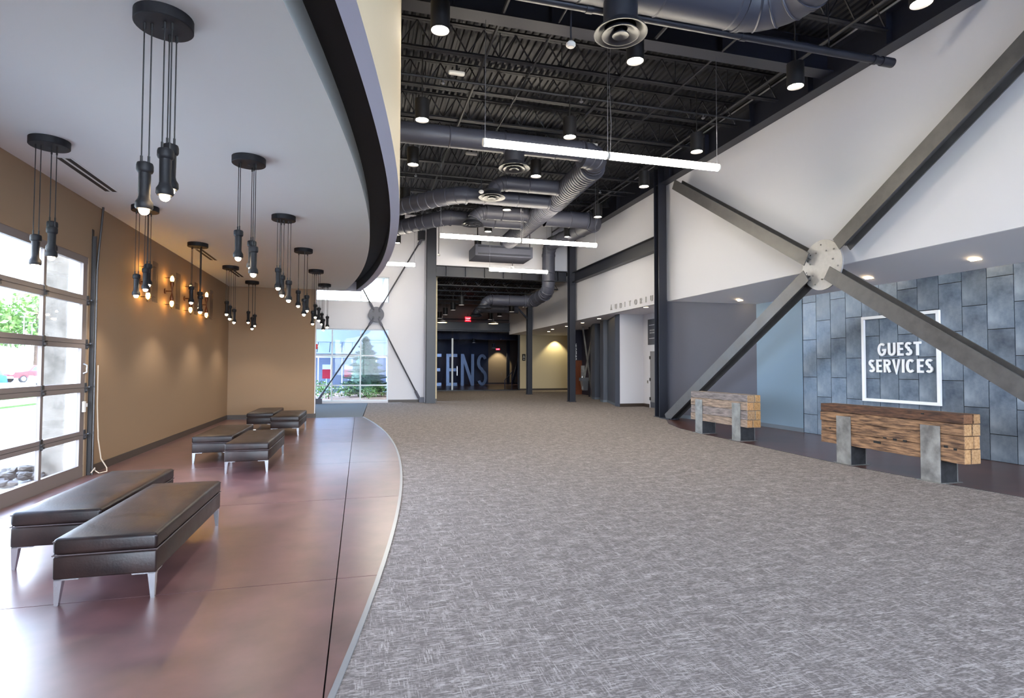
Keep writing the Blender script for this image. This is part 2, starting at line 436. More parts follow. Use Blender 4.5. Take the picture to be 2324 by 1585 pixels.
def strokes(c, W_, t):
    """centre lines of a capital letter of height 1 and width W_, stroke t"""
    h = t/2; m = .5
    if c == 'A': return [[(h*.9, 0), (W_/2, 1-h*.4), (W_-h*.9, 0)], [(W_*.24, .3), (W_*.76, .3)]]
    if c == 'C': return [_el(W_/2, m, W_/2-h, m-h, 48, 312, 24)]
    if c == 'D': return [[(h, h), (h, 1-h)], [(0, 1-h)]+_el(W_*.42, m, W_*.58-h, m-h, 90, -90, 18)+[(0, h)]]
    if c == 'E': return [[(W_, h), (h, h), (h, 1-h), (W_, 1-h)], [(h, m), (W_*.9, m)]]
    if c == 'G': return [_el(W_/2, m, W_/2-h, m-h, 48, 335, 26)+[(W_-h, .46), (W_*.55, .46)]]
    if c == 'I': return [[(W_/2, 0), (W_/2, 1)]]
    if c == 'M': return [[(h, 0), (h, 1-h), (W_/2, .25), (W_-h, 1-h), (W_-h, 0)]]
    if c == 'N': return [[(h, 0), (h, 1)], [(W_-h, 0), (W_-h, 1)], [(h, 1-h*.3), (W_-h, h*.3)]]
    if c == 'O': return [_el(W_/2, m, W_/2-h, m-h, 0, 360, 28)]
    if c == 'R': return [[(h, 0), (h, 1)], [(0, 1-h)]+_el(W_*.5, .74, W_*.5-h, .26-h, 90, -90, 14)+[(0, .48+h)], [(W_*.5, .5), (W_-h*.8, 0)]]
    if c == 'S': return [_el(W_/2, .74, W_/2-h, .26-h, 30, 262, 18)+_el(W_/2, .255, W_/2-h, .255-h, 82, -152, 18)]
    if c == 'T': return [[(W_/2, 0), (W_/2, 1-h)], [(0, 1-h), (W_, 1-h)]]
    if c == 'U': return [[(h, 1)]+_el(W_/2, .36, W_/2-h, .36-h, 180, 360, 18)+[(W_-h, 1)]]
    if c == 'V': return [[(h*.9, 1), (W_/2, h*.4), (W_-h*.9, 1)]]
def capitals(text, parent, m, origin, xdir, ydir, cap, depth, width=None, t=.17, adv=None, boxes=None):
    """raised sans capitals, each letter a part"""
    xdir, ydir = Vector(xdir), Vector(ydir); nd = xdir.cross(ydir); origin = Vector(origin)
    ws = [WID[c] for c in text]; k = 1.
    if width:
        gap = .16; k = (width/cap-gap*(len(text)-1))/sum(ws)
    x = 0.
    for i, c in enumerate(text):
        w = ws[i]*k; x0 = x
        if boxes: x0 = boxes[i][0]/cap; w = (boxes[i][1]-boxes[i][0])/cap
        mb = MB()
        for q_, p in enumerate(strokes(c, w, t)): ribbon(mb, p, t, 0, depth/cap+.004*q_)
        mb.v = [tuple(origin+xdir*(x0+vx)*cap+ydir*vy*cap+nd*vz*cap) for vx, vy, vz in mb.v]
        mb.build('letter', m, parent)
        x += adv[i]/cap if adv else w+(.16 if width else .25)

# ------------------------------------------------------------------ setting: floors
def cx(y, x0=.67, r=43.): return x0-(y-11.2)**2/(2*r)        # plan of the curved floor edge
def fx(y, off=0.): return .63-(y-11.2)**2/(2*41.)+off         # plan of the curved bulkhead above it
YS = [-8+i*(26.36/60) for i in range(61)]
left_edge = [(cx(y), y) for y in YS]
RE = [(9.6, -8), (8.9, -2), (8.35, 2.2), (8.05, 4.2), (7.9, 5.1), (7.79, 6.), (7.70, 7.), (7.68, 7.6), (7.72, 8.6), (7.8, 10.1), (7.88, 11.7), (8.02, 13), (8.4, 14.2), (9.05, 15.45), (9.3, 15.9)]
struct('floor_base', MB().box((-4.05, -8.2, -.3), (15.2, 25.4, -.03)).box((-6.2, 18.45, -.3), (-4.05, 25.4, -.03)).box((1.9, 25.4, -.3), (15.2, 52, -.03)), M['under'])
poly = [(cx(y)+.03, y) for y in YS]+[(.33, 25.1), (2.7, 25.1), (3.1, 24.4), (3.2, 36.), (14.8, 36.), (14.8, 16.), (9.3, 16.)]+[p for p in reversed(RE)]
struct('floor_carpet', MB().prism(poly, -.03, 0), M['carpet'])
struct('floor_walk_off_mat', MB().prism([(-6, 18.37), (cx(18.36), 18.37), (.32, 25.1), (-6, 25.1)], -.03, .001), M['mat'])
fl = struct('floor_concrete', MB().box((-3.9, -8, -.03), (-3.86, 18.3, -.004)), M['under'])
rows = [-8, -6.0, -3.4, -.8, 1.84, 4.47, 7.1, 9.72, 12.34, 14.96, 18.34]
for y0, y1 in zip(rows, rows[1:]):
    y0 += .004; y1 -= .004
    ys = [y0+(y1-y0)*i/8 for i in range(9)]
    MB().prism([(-3.85, y1), (-3.85, y0)]+[(min(-.16, cx(y)), y) for y in ys], -.03, 0).build('slab', M['conc'], fl)
    ys = [y0+(y1-y0)*i/40 for i in range(41)]; ys = [y for y in ys if cx(y) > -.15]
    if len(ys) > 1:
        MB().prism([(-.152, ys[-1]), (-.152, ys[0])]+[(cx(y), y) for y in ys], -.03, 0).build('slab', M['conc'], fl)
struct('floor_dark_concrete', MB().prism(RE[:-1]+[(9.4, 16.), (10.0, 15.6), (10.7, 13.2), (10.7, -8)], -.03, -.001), M['concd'])
mb = MB()
for (x0, y0), (x1, y1) in zip(left_edge, left_edge[1:]):
    mb.bar((x0+.015, y0, .001), (x1+.015, y1, .001), (1, 0, 0), (0, 0, 1), .034, .012)
mb.build('trim_1', M['trimm'])['kind'] = 'structure'
mb = MB()
for (x0, y0), (x1, y1) in zip(RE, RE[1:]): mb.bar((x0, y0, 0), (x1, y1, 0), (1, 0, 0), (0, 0, 1), .014, .008)
mb.build('trim_2', M['steeld'])['kind'] = 'structure'

# ------------------------------------------------------------------ setting: walls of the lounge side
XL = -3.83
DY0, DY1, DZ = 4.42, 9.46, 3.16
struct('wall_left', MB().box((XL-.25, DY1, 0), (XL, 18.6, 8.4)).box((XL-.25, -8.2, 0), (XL, DY0, 8.4)).box((XL-.25, DY0, DZ), (XL, DY1, 8.4)), M['tan'])
struct('wall_back', MB().box((XL, 18.45, 0), (-1.37, 18.6, 4.4)), M['tan'])
struct('trim_3', MB().box((-1.37, 18.44, 0), (-1.345, 18.61, 3.98)), M['white'])
struct('baseboard_left', MB().box((XL, DY1+.12, 0), (XL+.012, 18.45, .12)), M['base'])
struct('baseboard_back', MB().box((XL, 18.438, 0), (-1.345, 18.45, .12)).box((-1.345, 18.438, 0), (-1.335, 18.61, .12)), M['base'])
# lounge ceiling with its curved edge, dark slot, lip and tall curved bulkhead
CZ = 3.98
YC = [-8+i*(26.6/70) for i in range(71)]
def strip(offs_a, za, offs_b, zb):
    mb = MB(); vs = []; fs = []
    for i, y in enumerate(YC):
        vs += [(fx(y, offs_a), y, za), (fx(y, offs_b), y, zb)]
    for i in range(len(YC)-1): fs.append((2*i, 2*i+1, 2*i+3, 2*i+2))
    return mb.add(vs, fs)
mb = MB(); vs = []; fs = []
for y in YC: vs += [(XL-.1, y, CZ), (fx(y, -.485), y, CZ), (XL-.1, y, CZ+.12), (fx(y, -.485), y, CZ+.12)]
for i in range(len(YC)-1):
    a = 4*i; fs += [(a, a+1, a+5, a+4), (a+2, a+6, a+7, a+3), (a+1, a+3, a+7, a+5)]
struct('ceiling_lounge', mb.add(vs, fs), M['ceilp'])
mb = strip(-.485, CZ+.12, -.485, CZ+.29); struct('ceiling_slot_upstand', mb, M['ceilp'])
mb = strip(-.485, CZ+.29, -.14, CZ+.29)
v2 = strip(-.14, CZ+.29, -.14, CZ+.03); mb.add(v2.v, v2.f)
struct('ceiling_slot', mb, M['black'])
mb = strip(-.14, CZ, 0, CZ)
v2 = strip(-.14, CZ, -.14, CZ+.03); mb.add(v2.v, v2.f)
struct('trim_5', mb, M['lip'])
mb = strip(0, CZ, 0, 8.3)
v2 = strip(-.14, CZ+.29, -.14, 8.3); mb.add(v2.v, v2.f)
struct('wall_curved_bulkhead', mb, M['fascia'], smooth=False)
struct('wall_behind_bulkhead', MB().box((XL, 18.45, CZ), (fx(18.55, -.02), 18.6, 8.3)), M['white'])

# ------------------------------------------------------------------ setting: window wall, hall opening, far hall
YW = 25.2
struct('wall_window', MB().box((-6.2, YW, 3.2), (1.18, YW+.25, 4.39)).box((-6.2, YW, 5.5), (1.18, YW+.25, 8.4)).box((1.18, YW, 0), (2.75, YW+.25, 8.4))
       .box((-6.2, YW, -.1), (1.18, YW+.25, .07)), M['white'])
struct('baseboard_window', MB().box((1.18, YW-.012, 0), (2.72, YW, .12)), M['base'])
struct('wall_vestibule', MB().box((-6.3, 18.45, 0), (-6.1, 25.4, 8.4)).box((-6.3, 18.6, 0), (XL, 18.75, 8.4)), M['white'])
def window_grid(name, xs, zs, y, m, gl, fw=.055, axis='x'):
    mb = MB(); g = []
    def bx(x0, x1, z0, z1, t0, t1, q):
        if axis == 'x': q.box((x0, t0, z0), (x1, t1, z1))
        else: q.box((t0, x0, z0), (t1, x1, z1))
    for x in xs: bx(x-fw/2, x+fw/2, zs[0], zs[-1], y, y+.1, mb)
    for z in zs: bx(xs[0], xs[-1], z-fw/2, z+fw/2, y+.01, y+.09, mb)
    w = mb.build(name, m); w['kind'] = 'structure'
    for a, b in zip(xs, xs[1:]):
        for c, d in zip(zs, zs[1:]):
            q = MB(); bx(a+fw/2, b-fw/2, c+fw/2, d-fw/2, y+.045, y+.055, q); q.build('pane', gl, w)
    return w
window_grid('window_1', [-4.72, -3.54, -2.36, -1.18, 0, 1.155], [.095, .76, 2.05, 3.175], YW+.04, M['framew'], M['glasst'])
window_grid('window_2', [-4.72, -2.36, 0, 1.155], [4.41, 5.48], YW+.06, M['framew'], M['glass'], .045)
struct('wall_window_pier', MB().box((-6.2, YW+.01, 0), (-4.74, YW+.25, 5.6)), M['white'])
# unseen glazed front added behind the viewpoint to fill the hall with daylight
window_grid('window_3_fill', [-3.8, -1.75, .3, 2.35, 4.4, 6.45, 8.5], [.05, 2.4, 4.2, 6.0], -8.1, M['framew'], M['glass'], .08)
struct('wall_street', MB().box((-4, -8.2, 6.0), (15, -8, 8.4)).box((8.5, -8.2, 0), (15, -8, 6.0)), M['white'])
YH = 24.3
struct('wall_header', MB().box((3.14, YH, 5.96), (9.5, YH+.2, 8.4)).box((2.72, YH+.32, 0), (3.05, YW+.1, 8.4)), M['white'])
struct('wall_hall', MB().box((3.05, 25.6, 0), (3.36, 36, 5.9)), M['cream'])
struct('baseboard_hall', MB().box((3.05, 25.585, 0), (3.37, 25.6, .12)), M['base'])
XW, SZ0, SZ1 = 9.5, 3.7, 7.45
struct('wall_right_upper', MB().box((XW, -8, SZ0), (XW+.2, YH+.2, SZ1)).box((XW, -8, SZ1), (XW+.2, YH, 8.4)).box((XW, YH+.2, SZ0), (XW+.2, 36, 6.0)), M['white'])
mb = MB(); mb.add([(XW+.02, -8, SZ0-.005), (XW+.02, 16.05, SZ0-.005), (10.75, 16.05, 3.24), (10.75, -8, 3.24), (XW+.02, -8, SZ0+.1), (XW+.02, 16.05, SZ0+.1), (10.75, 16.05, 3.34), (10.75, -8, 3.34)],
                  [(0, 1, 2, 3), (4, 7, 6, 5), (0, 4, 5, 1), (1, 5, 6, 2), (2, 6, 7, 3), (3, 7, 4, 0)])
struct('ceiling_niche', mb, M['soffit'])
struct('ceiling_auditorium', MB().box((XW+.2, 16.06, SZ0), (15, 36, SZ0+.1)), M['soffit'])
# niche: tile wall, painted wall, dark angled wall
XT = 10.5
tw = struct('wall_tile', MB().box((XT+.015, -8, 0), (XT+.2, 11.5, 3.6)), M['black'])
tmesh = {}
k = 0
for i in range(13):
    y1 = 11.473-.4215*i; y0 = y1-.4215
    zs = [0, .46, 1.36, 2.26, 3.16, 3.45] if i % 2 == 0 else [0, .9, 1.8, 2.7, 3.45]
    for z0, z1 in zip(zs, zs[1:]):
        h = z1-z0
        if round(h, 3) not in tmesh:
            tmesh[round(h, 3)] = MB().box((0, .006, .006), (.016, .4155, h-.006)).mesh('tile', M['tile'])
        link('tile', tmesh[round(h, 3)], tw, loc=(XT-.002*random.random(), y0, z0))
struct('wall_blue', MB().box((XT, 11.5, 0), (XT+.2, 13.17, 3.5)), M['blue'])
struct('baseboard_blue', MB().box((XT-.012, 11.48, 0), (XT, 13.16, .1)), M['baseg'])
mb = MB(); mb.prism([(XT, 13.15), (XT+.2, 13.2), (9.62, 16.4), (9.43, 16.3)], 0, 3.75); struct('wall_dark_angled', mb, M['dark'])
mb = MB(); mb.prism([(XT-.012, 13.14), (XT, 13.15), (9.43, 16.3), (9.418, 16.29)], 0, .1); struct('baseboard_angled', mb, M['baseg'])
struct('wall_alcove_near', MB().prism([(9.75, 16.2), (11.2, 16.2), (11.2, 16.4), (9.75, 16.4)], 0, 3.7), M['white'])
struct('wall_auditorium_side', MB().box((11, 16.4, 0), (11.2, 20.5, 3.7)), M['white'])
struct('wall_auditorium_end', MB().box((9.97, 20.5, 0), (11.2, 20.7, 3.7)), M['white'])
struct('baseboard_auditorium', MB().box((9.97, 20.485, 0), (11, 20.5, .13)).box((10.985, 19.95, 0), (11, 20.5, .13)), M['base'])
# fluted dark wall beyond
fp = [(9.96, 20.55), (10.0, 20.9), (10.72, 23.3), (10.55, 23.35), (10.56, 23.7), (11.28, 25.35), (11.02, 25.4), (11.06, 25.8), (11.72, 27.6)]
fw = MB().prism([(9.95, 20.5), (9.97, 20.5), (9.97, 20.9), (9.95, 20.9)], 0, 3.7).build('wall_fluted', M['flute']); fw['kind'] = 'structure'
for (x0, y0), (x1, y1) in zip(fp, fp[1:]):
    MB().prism([(x0, y0), (x1, y1), (x1+.25, y1+.02), (x0+.25, y0+.02)], 0, SZ0).build('panel', M['flute'], fw)
    MB().prism([(x0-.012, y0), (x1-.012, y1), (x1, y1), (x0, y0)], 0, .1).build('skirting', M['baseg'], fw)
struct('wall_recess', MB().box((12.3, 27.4, 0), (12.5, 30.2, SZ0)).box((11.7, 27.6, 0), (12.5, 27.8, SZ0)), M['darkroom'])
struct('wall_restroom', MB().box((11.55, 30.2, 1.95), (12.5, 30.4, SZ0)), M['darkroom'])
struct('wall_restroom_panel', MB().box((11.55, 30.19, 0), (12.5, 30.4, 1.95)), M['brown'])
# far hall
YF = 36
struct('wall_far_tan', MB().box((10.25, YF, 0), (15, YF+.2, SZ0)), M['cream'])
struct('baseboard_far', MB().box((10.25, YF-.015, 0), (15, YF, .12)), M['base'])
struct('wall_far_upper', MB().box((3.1, YF, 4.43), (9.6, YF+.2, 6.0)), M['brownwall'])
# beyond the far glazing
struct('floor_far_lobby', MB().box((2, YF+.02, -.05), (15, 52, 0)), M['concd'])
struct('ceiling_far_lobby', MB().box((2, YF+.2, 4.3), (15, 52, 4.4)), M['darkroom'])
struct('wall_lobby_dark', MB().box((2, 48.5, 0), (10.9, 48.7, 4.4)).box((2, 36.3, 0), (2.1, 48.5, 4.4)), M['darkroom'])
struct('wall_lobby_tan', MB().box((10.9, 49, 0), (15, 49.2, 4.4)).box((14.6, 36.3, 0), (14.8, 49, 4.4)), M['tan'])
struct('baseboard_lobby', MB().box((10.9, 48.98, 0), (14.6, 49, .14)), M['base'])
# closing shell
struct('wall_outer', MB().box((15, -8.2, 0), (15.2, 52, 8.6)).box((1.8, 51.9, 0), (15.2, 52, 8.6)).box((3.0, 25.4, 5.9), (3.1, 52, 8.6)).box((1.8, 36, 0), (2.0, 52, 8.6)).box((2.0, 36.0, 0), (3.2, 36.2, 8.6)), M['white'])
struct('roof', MB().box((-6.4, -8.3, 8.55), (15.3, 52.1, 8.7)), M['deck'])

# ------------------------------------------------------------------ ceilings: ribbed decks
def ribbed(name, x0, x1, y0, y1, z, m, pitch=.152, dep=.045):
    prof = []; x = x0
    while x < x1:
        prof += [(x, z), (x+pitch*.42, z), (x+pitch*.54, z+dep), (x+pitch*.88, z+dep)]; x += pitch
    vs = [(x, y, zz) for x, zz in prof for y in (y0, y1)]
    mb = MB(); mb.add(vs, [(2*i, 2*i+1, 2*i+3, 2*i+2) for i in range(len(prof)-1)])
    return struct(name, mb, m)
ribbed('ceiling_deck', -2.6, 9.55, -8, YH, 8.36, M['deck'])
ribbed('ceiling_deck_hall', 3.1, 9.5, YH+.2, YF, 5.92, M['deck'])
struct('ceiling_vestibule', MB().box((-6.2, 18.6, 8.34), (-2.62, 25.4, 8.42)).box((-2.62, YH+.01, 8.34), (3.1, 25.4, 8.42)), M['deck'])

# ------------------------------------------------------------------ structural steel
def place_words(i, n, what): return what
def i_beam(name, label, p0, p1, b, h, d=(0, 0, 1), cat='beam', stiff=0, tf=.025, m='navy', group=None):
    t = thing(name, label, cat, group=group)
    p0, p1 = Vector(p0), Vector(p1); ax = (p1-p0).normalized(); a = ax.cross(Vector(d))
    MB().hbeam(p0, p1, a, d, b, h, tf).build('section', M[m], t)
    for k in range(stiff):
        q = p0.lerp(p1, (k+.5)/stiff)
        MB().bar(q-ax*.008, q+ax*.008, a, d, b*.96, h-2*tf).build('stiffener', M[m], t)
    return t
def column(label, x, y, w, dpt, z, plate=True):
    t = thing('steel_column', label, 'column', (x, y, 0))
    MB().hbeam((0, 0, 0), (0, 0, z), (1, 0, 0), (0, 1, 0), w, dpt, .022, .016).build('shaft', M['navy'], t)
    MB().box((-w*.6, -dpt*.6, 0), (w*.6, dpt*.6, .02)).build('base_plate', M['navy'], t)
    return t
column('dark steel column at the top end of the big diagonal brace', 9.26, 16.1, .28, .3, 8.0)
column('dark steel column between hall opening and auditorium wall', 9.26, 23.97, .28, .3, 8.0)
column('dark steel column beside the window wall rods', 2.93, 24.45, .4, .3, 8.0)
t = column('slim dark column with knee brace in the far hall', 9.32, 30.8, .28, .28, 5.4)
MB().stick((-.1, 0, 4.3), (-.75, 0, 5.0), .09).build('knee_brace', M['navy'], t)
i_beam('header_beam', 'dark steel header beam across the hall opening', (3.13, YH-.02, 5.72), (9.12, YH-.02, 5.72), .3, .48, stiff=7)
i_beam('side_beam', 'dark horizontal steel beam along white wall above auditorium lettering', (9.36, 16.25, 5.64), (9.36, 23.8, 5.64), .26, .46)
i_beam('perimeter_girder', 'deep dark roof girder running along top of the white wall', (9.33, -7.9, 7.78), (9.33, 23.8, 7.78), .3, .66, stiff=17)
i_beam('cross_girder', 'deep dark roof girder crossing above the round diffuser near front', (.6, 9.3, 7.92), (9.2, 9.3, 7.92), .32, .64, stiff=5)
i_beam('far_hall_girder', 'dark girder above the far glazing with a rail on top', (3.36, YF-.12, 4.19), (9.6, YF-.12, 4.19), .2, .5)
i_beam('stub_girder', 'short dark girder stub on the slim column in far hall', (7.9, 30.8, 5.18), (9.2, 30.8, 5.18), .26, .3)
def joist(label, y, x0, x1, zt, zb, group):
    t = thing('roof_joist', label, 'joist', (0, y, 0), group)
    for z, nm in ((zt, 'top_chord'), (zb, 'bottom_chord')):
        m_ = MB()
        for sy in (-.035, .035):
            m_.box((x0, sy-.03, z), (x1, sy+.03, z+.008)).box((x0, sy-.006*(1 if sy > 0 else -1)-.003, z), (x1, sy-.006*(1 if sy > 0 else -1)+.003, z+.055))
        m_.build(nm, M['deck'], t)
    m_ = MB(); n = int((x1-x0)/.62); dx = (x1-x0)/n
    for i in range(n):
        a, b = x0+i*dx, x0+(i+1)*dx
        m_.stick((a, 0, zb+.03), ((a+b)/2, 0, zt), .022); m_.stick(((a+b)/2, 0, zt), (b, 0, zb+.03), .022)
        if i % 2: m_.stick((a, 0, zb+.03), (a, 0, zt), .018)
    m_.build('web', M['deck'], t)
    return t
ys = [6.4, 7.95, 10.75, 12.2, 13.7, 15.2, 16.75, 18.3, 19.8, 21.3, 22.8]
names = ['first', 'second', 'third', 'fourth', 'fifth', 'sixth', 'seventh', 'eighth', 'ninth', 'tenth', 'eleventh', 'twelfth']
for i, y in enumerate(ys):
    joist('dark open web roof joist, %s counted from the header beam end' % names[len(ys)-1-i], y, fx(y)+.03, 9.2, 8.28, 7.72, 'roof joists of the main hall')
for i, y in enumerate([26.2, 28.1, 30, 31.9, 33.8]):
    joist('dark open web joist beyond the header beam, %s into the far hall' % names[i], y, 3.4, 9.4, 5.86, 5.38, 'roof joists of the far hall')
def pipe(name, label, cat, pts, r, m='deck', n=8, heads=()):
    t = thing(name, label, cat)
    MB().tube(pts, r, n).build('run', M[m], t, True)
    for h in heads:
        MB().lathe([(.02, .0), (.02, -.05), (.045, -.06), (.045, -.075), (.01, -.1)], h, 10).build('sprinkler_head', M['galv'], t)
    return t
t = pipe('drain_pipe', 'thick dark roof drain pipe ending with a cap at white wall', 'pipe', [(.48, 7.44, 6.8), (8.5, 7.44, 6.8)], .062, 'navy', 14)
MB().tube([(8.48, 7.44, 6.8), (8.72, 7.44, 6.8)], .078, 14).build('end_cap', M['navy'], t, True)
for x in (3.1, 5.7): MB().tube([(x, 7.44, 6.8), (x+.1, 7.44, 6.8)], .074, 14).build('coupling', M['navy'], t, True)
MB().tube([(8.3, 7.44, 6.8), (8.36, 7.44, 6.8)], .078, 14).build('collar', M['navy'], t, True)
for x in (1.2, 4.4, 7.4): MB().stick((x, 7.44, 6.85), (x, 7.44, 8.3), .014).build('hanger', M['deck'], t)
for i, (y, hx) in enumerate([(11.55, (1.6, 4.7, 7.8)), (14.4, (1.6, 4.7, 7.8)), (17.5, (1.6, 7.8)), (20.6, (1.6, 7.8))]):
    pipe('sprinkler_pipe', 'thin dark sprinkler pipe crossing below joists, %s from the cross girder' % names[i], 'pipe', [(.66, y, 7.6), (9.1, y, 7.6)], .026, 'deck', 8, [(x, y, 7.58) for x in hx])
for i, (x, z) in enumerate([(2.3, 7.66), (3.3, 7.64), (5.2, 7.66), (6.6, 7.62), (8.3, 7.66)]):
    pipe('conduit', 'thin dark conduit running lengthwise under joists, %s from the curved bulkhead' % names[i], 'conduit', [(x, 1, z), (x, 23.9, z)], .02 if i % 2 else .032, 'deck', 6)
# the big cross brace in front of the white wall
t = thing('cross_brace', 'big steel X brace of H sections joined at a round plate before white wall', 'brace', (0, 0, 0))
XB = 9.19
gc = Vector((XB, 9.49, 3.71))
def arm(p0, p1, nm='brace_arm'):
    p0, p1 = Vector((XB,)+p0), Vector((XB,)+p1); ax = (p1-p0).normalized(); a = ax.cross(Vector((1, 0, 0)))
    o = MB().hbeam(p0, p1, a, (1, 0, 0), .28, .28, .022, .016).build(nm, M['brace'], t)
    q = MB()
    for s_ in (-.07, .07):
        for k in (.06, .14): 
            c = p0+ax*k+a.normalized()*s_
            q.tube([c+Vector((-.02, 0, 0)), c+Vector((.02, 0, 0))], .016, 6)
    q.build('bolt', M['steeld'], o)
arm((9.79, 3.53), (15.45, .02)); arm((9.77, 3.87), (14.95, 7.1)); arm((9.0, 4.03), (2.7, 8.2)); arm((9.24, 3.5), (3.85, .02))
q = MB(); q.tube([gc-Vector((.016, 0, 0)), gc+Vector((.016, 0, 0))], .52, 40); q.build('gusset_plate', M['gusset'], t)
q = MB()
for k in range(14):
    an = k*2*PI/14+.2; rr = .3+.12*(k % 2)
    c = gc+Vector((-.02, rr*cos(an), rr*sin(an))); q.tube([c, c-Vector((.02, 0, 0))], .016, 6)
q.build('plate_bolts', M['steel'], t)
MB().box((9.0, 15.2, 0), (9.36, 15.75, .03)).build('foot_plate', M['navy'], t)
# slender rod bracing in front of the window wall
t = thing('rod_brace', 'slender dark rod X brace with round hub before the window wall', 'brace', (0, 0, 0))
YB = 24.98
hc = Vector((.64, YB, 3.83))
MB().tube([hc-Vector((0, .03, 0)), hc+Vector((0, .03, 0))], .33, 32).build('hub_plate', M['dark'], t)
q = MB()
for dx, dz in ((-.13, -.13), (.13, -.13), (-.13, .13), (.13, .13)):
    q.tube([hc+Vector((dx, -.03, dz)), hc+Vector((dx, -.06, dz))], .045, 8)
q.build('hub_bolt', M['navy'], t)
for px, pz in ((-1.68, .2), (2.5, .2), (-1.2, 7.3), (2.6, 7.3)):
    e = Vector((px, YB, pz)); d_ = (e-hc).normalized()
    o = MB().tube([hc+d_*.42, e-d_*.3], .032, 10).build('rod', M['navy'], t, True)
    MB().tube([hc+d_*.2, hc+d_*.55], .05, 8).build('clevis', M['dark'], o, True)
    MB().tube([e-d_*.35, e], .055, 8).build('turnbuckle', M['dark'], o, True)
for px in (-1.85, 2.5): MB().box((px, YB-.1, 0), (px+.3, YB+.15, .22)).build('foot_block', M['dark'], t)
MB().box((2.4, YB-.12, 7.2), (2.7, YB+.15, 7.6)).build('top_block', M['navy'], t)

# ------------------------------------------------------------------ air ducts
def arc(c, u, v, r, a0, a1, n=7):
    c, u, v = Vector(c), Vector(u), Vector(v)
    return [c+u*r*cos(a0+(a1-a0)*i/(n-1))+v*r*sin(a0+(a1-a0)*i/(n-1)) for i in range(n)]
def duct(label, paths, name='air_duct'):
    """paths: list of (points, radius, seam pitch, part name)"""
    t = thing(name, label, 'duct')
    for pts, r, pitch, nm in paths:
        pts = [Vector(p) for p in pts]
        o = MB().tube(pts, r, 24).build(nm, M['duct'], t, True)
        if pitch:
            q = MB(); acc = 0.
            for a, b in zip(pts, pts[1:]):
                L = (b-a).length; d_ = (b-a)/L; s_ = pitch-acc
                while s_ < L:
                    c = a+d_*s_; q.tube([c-d_*.018, c, c+d_*.018], r, 24, False, [r+.001, r+.017, r+.001]); s_ += pitch
                acc = (acc+L) % pitch
            if pitch >= .2:
                nv = 72
                for i in range(len(q.v)//nv):
                    z = MB(); z.add(q.v[i*nv:(i+1)*nv], [(j*24+k, j*24+(k+1) % 24, (j+1)*24+(k+1) % 24, (j+1)*24+k) for j in (0, 1) for k in range(24)]); z.build('seam', M['duct'], o, True)
            elif q.v: q.build('spiral_rib', M['duct'], o, True)['kind'] = 'stuff'
        for e, dd in ((pts[0], pts[1]-pts[0]), (pts[-1], pts[-2]-pts[-1])):
            d_ = dd.normalized(); MB().tube([e, e+d_*.05], r+.018, 24).build('collar', M['duct'], o, True)
    return t
X_, Y_, Z_ = Vector((1, 0, 0)), Vector((0, 1, 0)), Vector((0, 0, 1))
duct('big dark air duct crossing overhead with elbow toward the entrance', [([(.53, 7.2, 7.12), (5.5, 7.2, 7.12)], .37, 1.2, 'straight_run'),
     (arc((5.5, 6.55, 7.12), Y_, X_, .65, 0, PI/2), .37, .26, 'elbow'), ([(6.15, 6.55, 7.12), (6.15, -5, 7.12)], .37, 1.2, 'straight_run')])
duct('long ribbed main air duct running lengthwise to the header wall', [([(.62, 12.78, 6.9), (5.2, 12.78, 6.9)], .24, 1.3, 'straight_run'),
     (arc((5.2, 13.3, 6.82), -Y_, X_, .52, 0, PI/2), .30, .2, 'elbow'), ([(5.72, 13.3, 6.75), (5.75, 16.3, 6.7)], .33, .13, 'spiral_run'),
     ([(5.75, 16.3, 6.7), (5.78, 22.2, 6.7)], .31, .13, 'spiral_run')])
duct('short dark branch duct feeding the third diffuser', [([(5.45, 15.16, 6.74), (3.9, 15.16, 6.74)], .21, .9, 'straight_run'), (arc((3.9, 15.16, 6.33), Z_, -X_, .41, 0, PI/2), .2, .16, 'elbow')])
duct('bent dark branch duct crossing behind the third diffuser', [([(5.45, 16, 6.58), (2.9, 16, 6.58)], .22, 1., 'straight_run'), ([(2.95, 16, 6.58), (2.8, 16, 6.58), (2.2, 16.35, 6.55), (1.1, 17.5, 6.5), (.55, 18.1, 6.5)], .25, .3, 'flexible_run')])
duct('short dark branch duct feeding the fourth diffuser', [([(5.45, 18.29, 6.77), (4.0, 18.29, 6.77)], .24, .9, 'straight_run'), (arc((4.0, 18.29, 6.35), Z_, -X_, .42, 0, PI/2), .22, .16, 'elbow')])
duct('bent dark branch duct crossing behind the fourth diffuser', [([(5.45, 19, 6.68), (2.9, 19, 6.68)], .24, 1., 'straight_run'), ([(2.95, 19, 6.68), (2.8, 19, 6.68), (2.2, 19.3, 6.6), (1.1, 20.4, 6.5), (-.4, 21.8, 6.5)], .26, .3, 'flexible_run')])
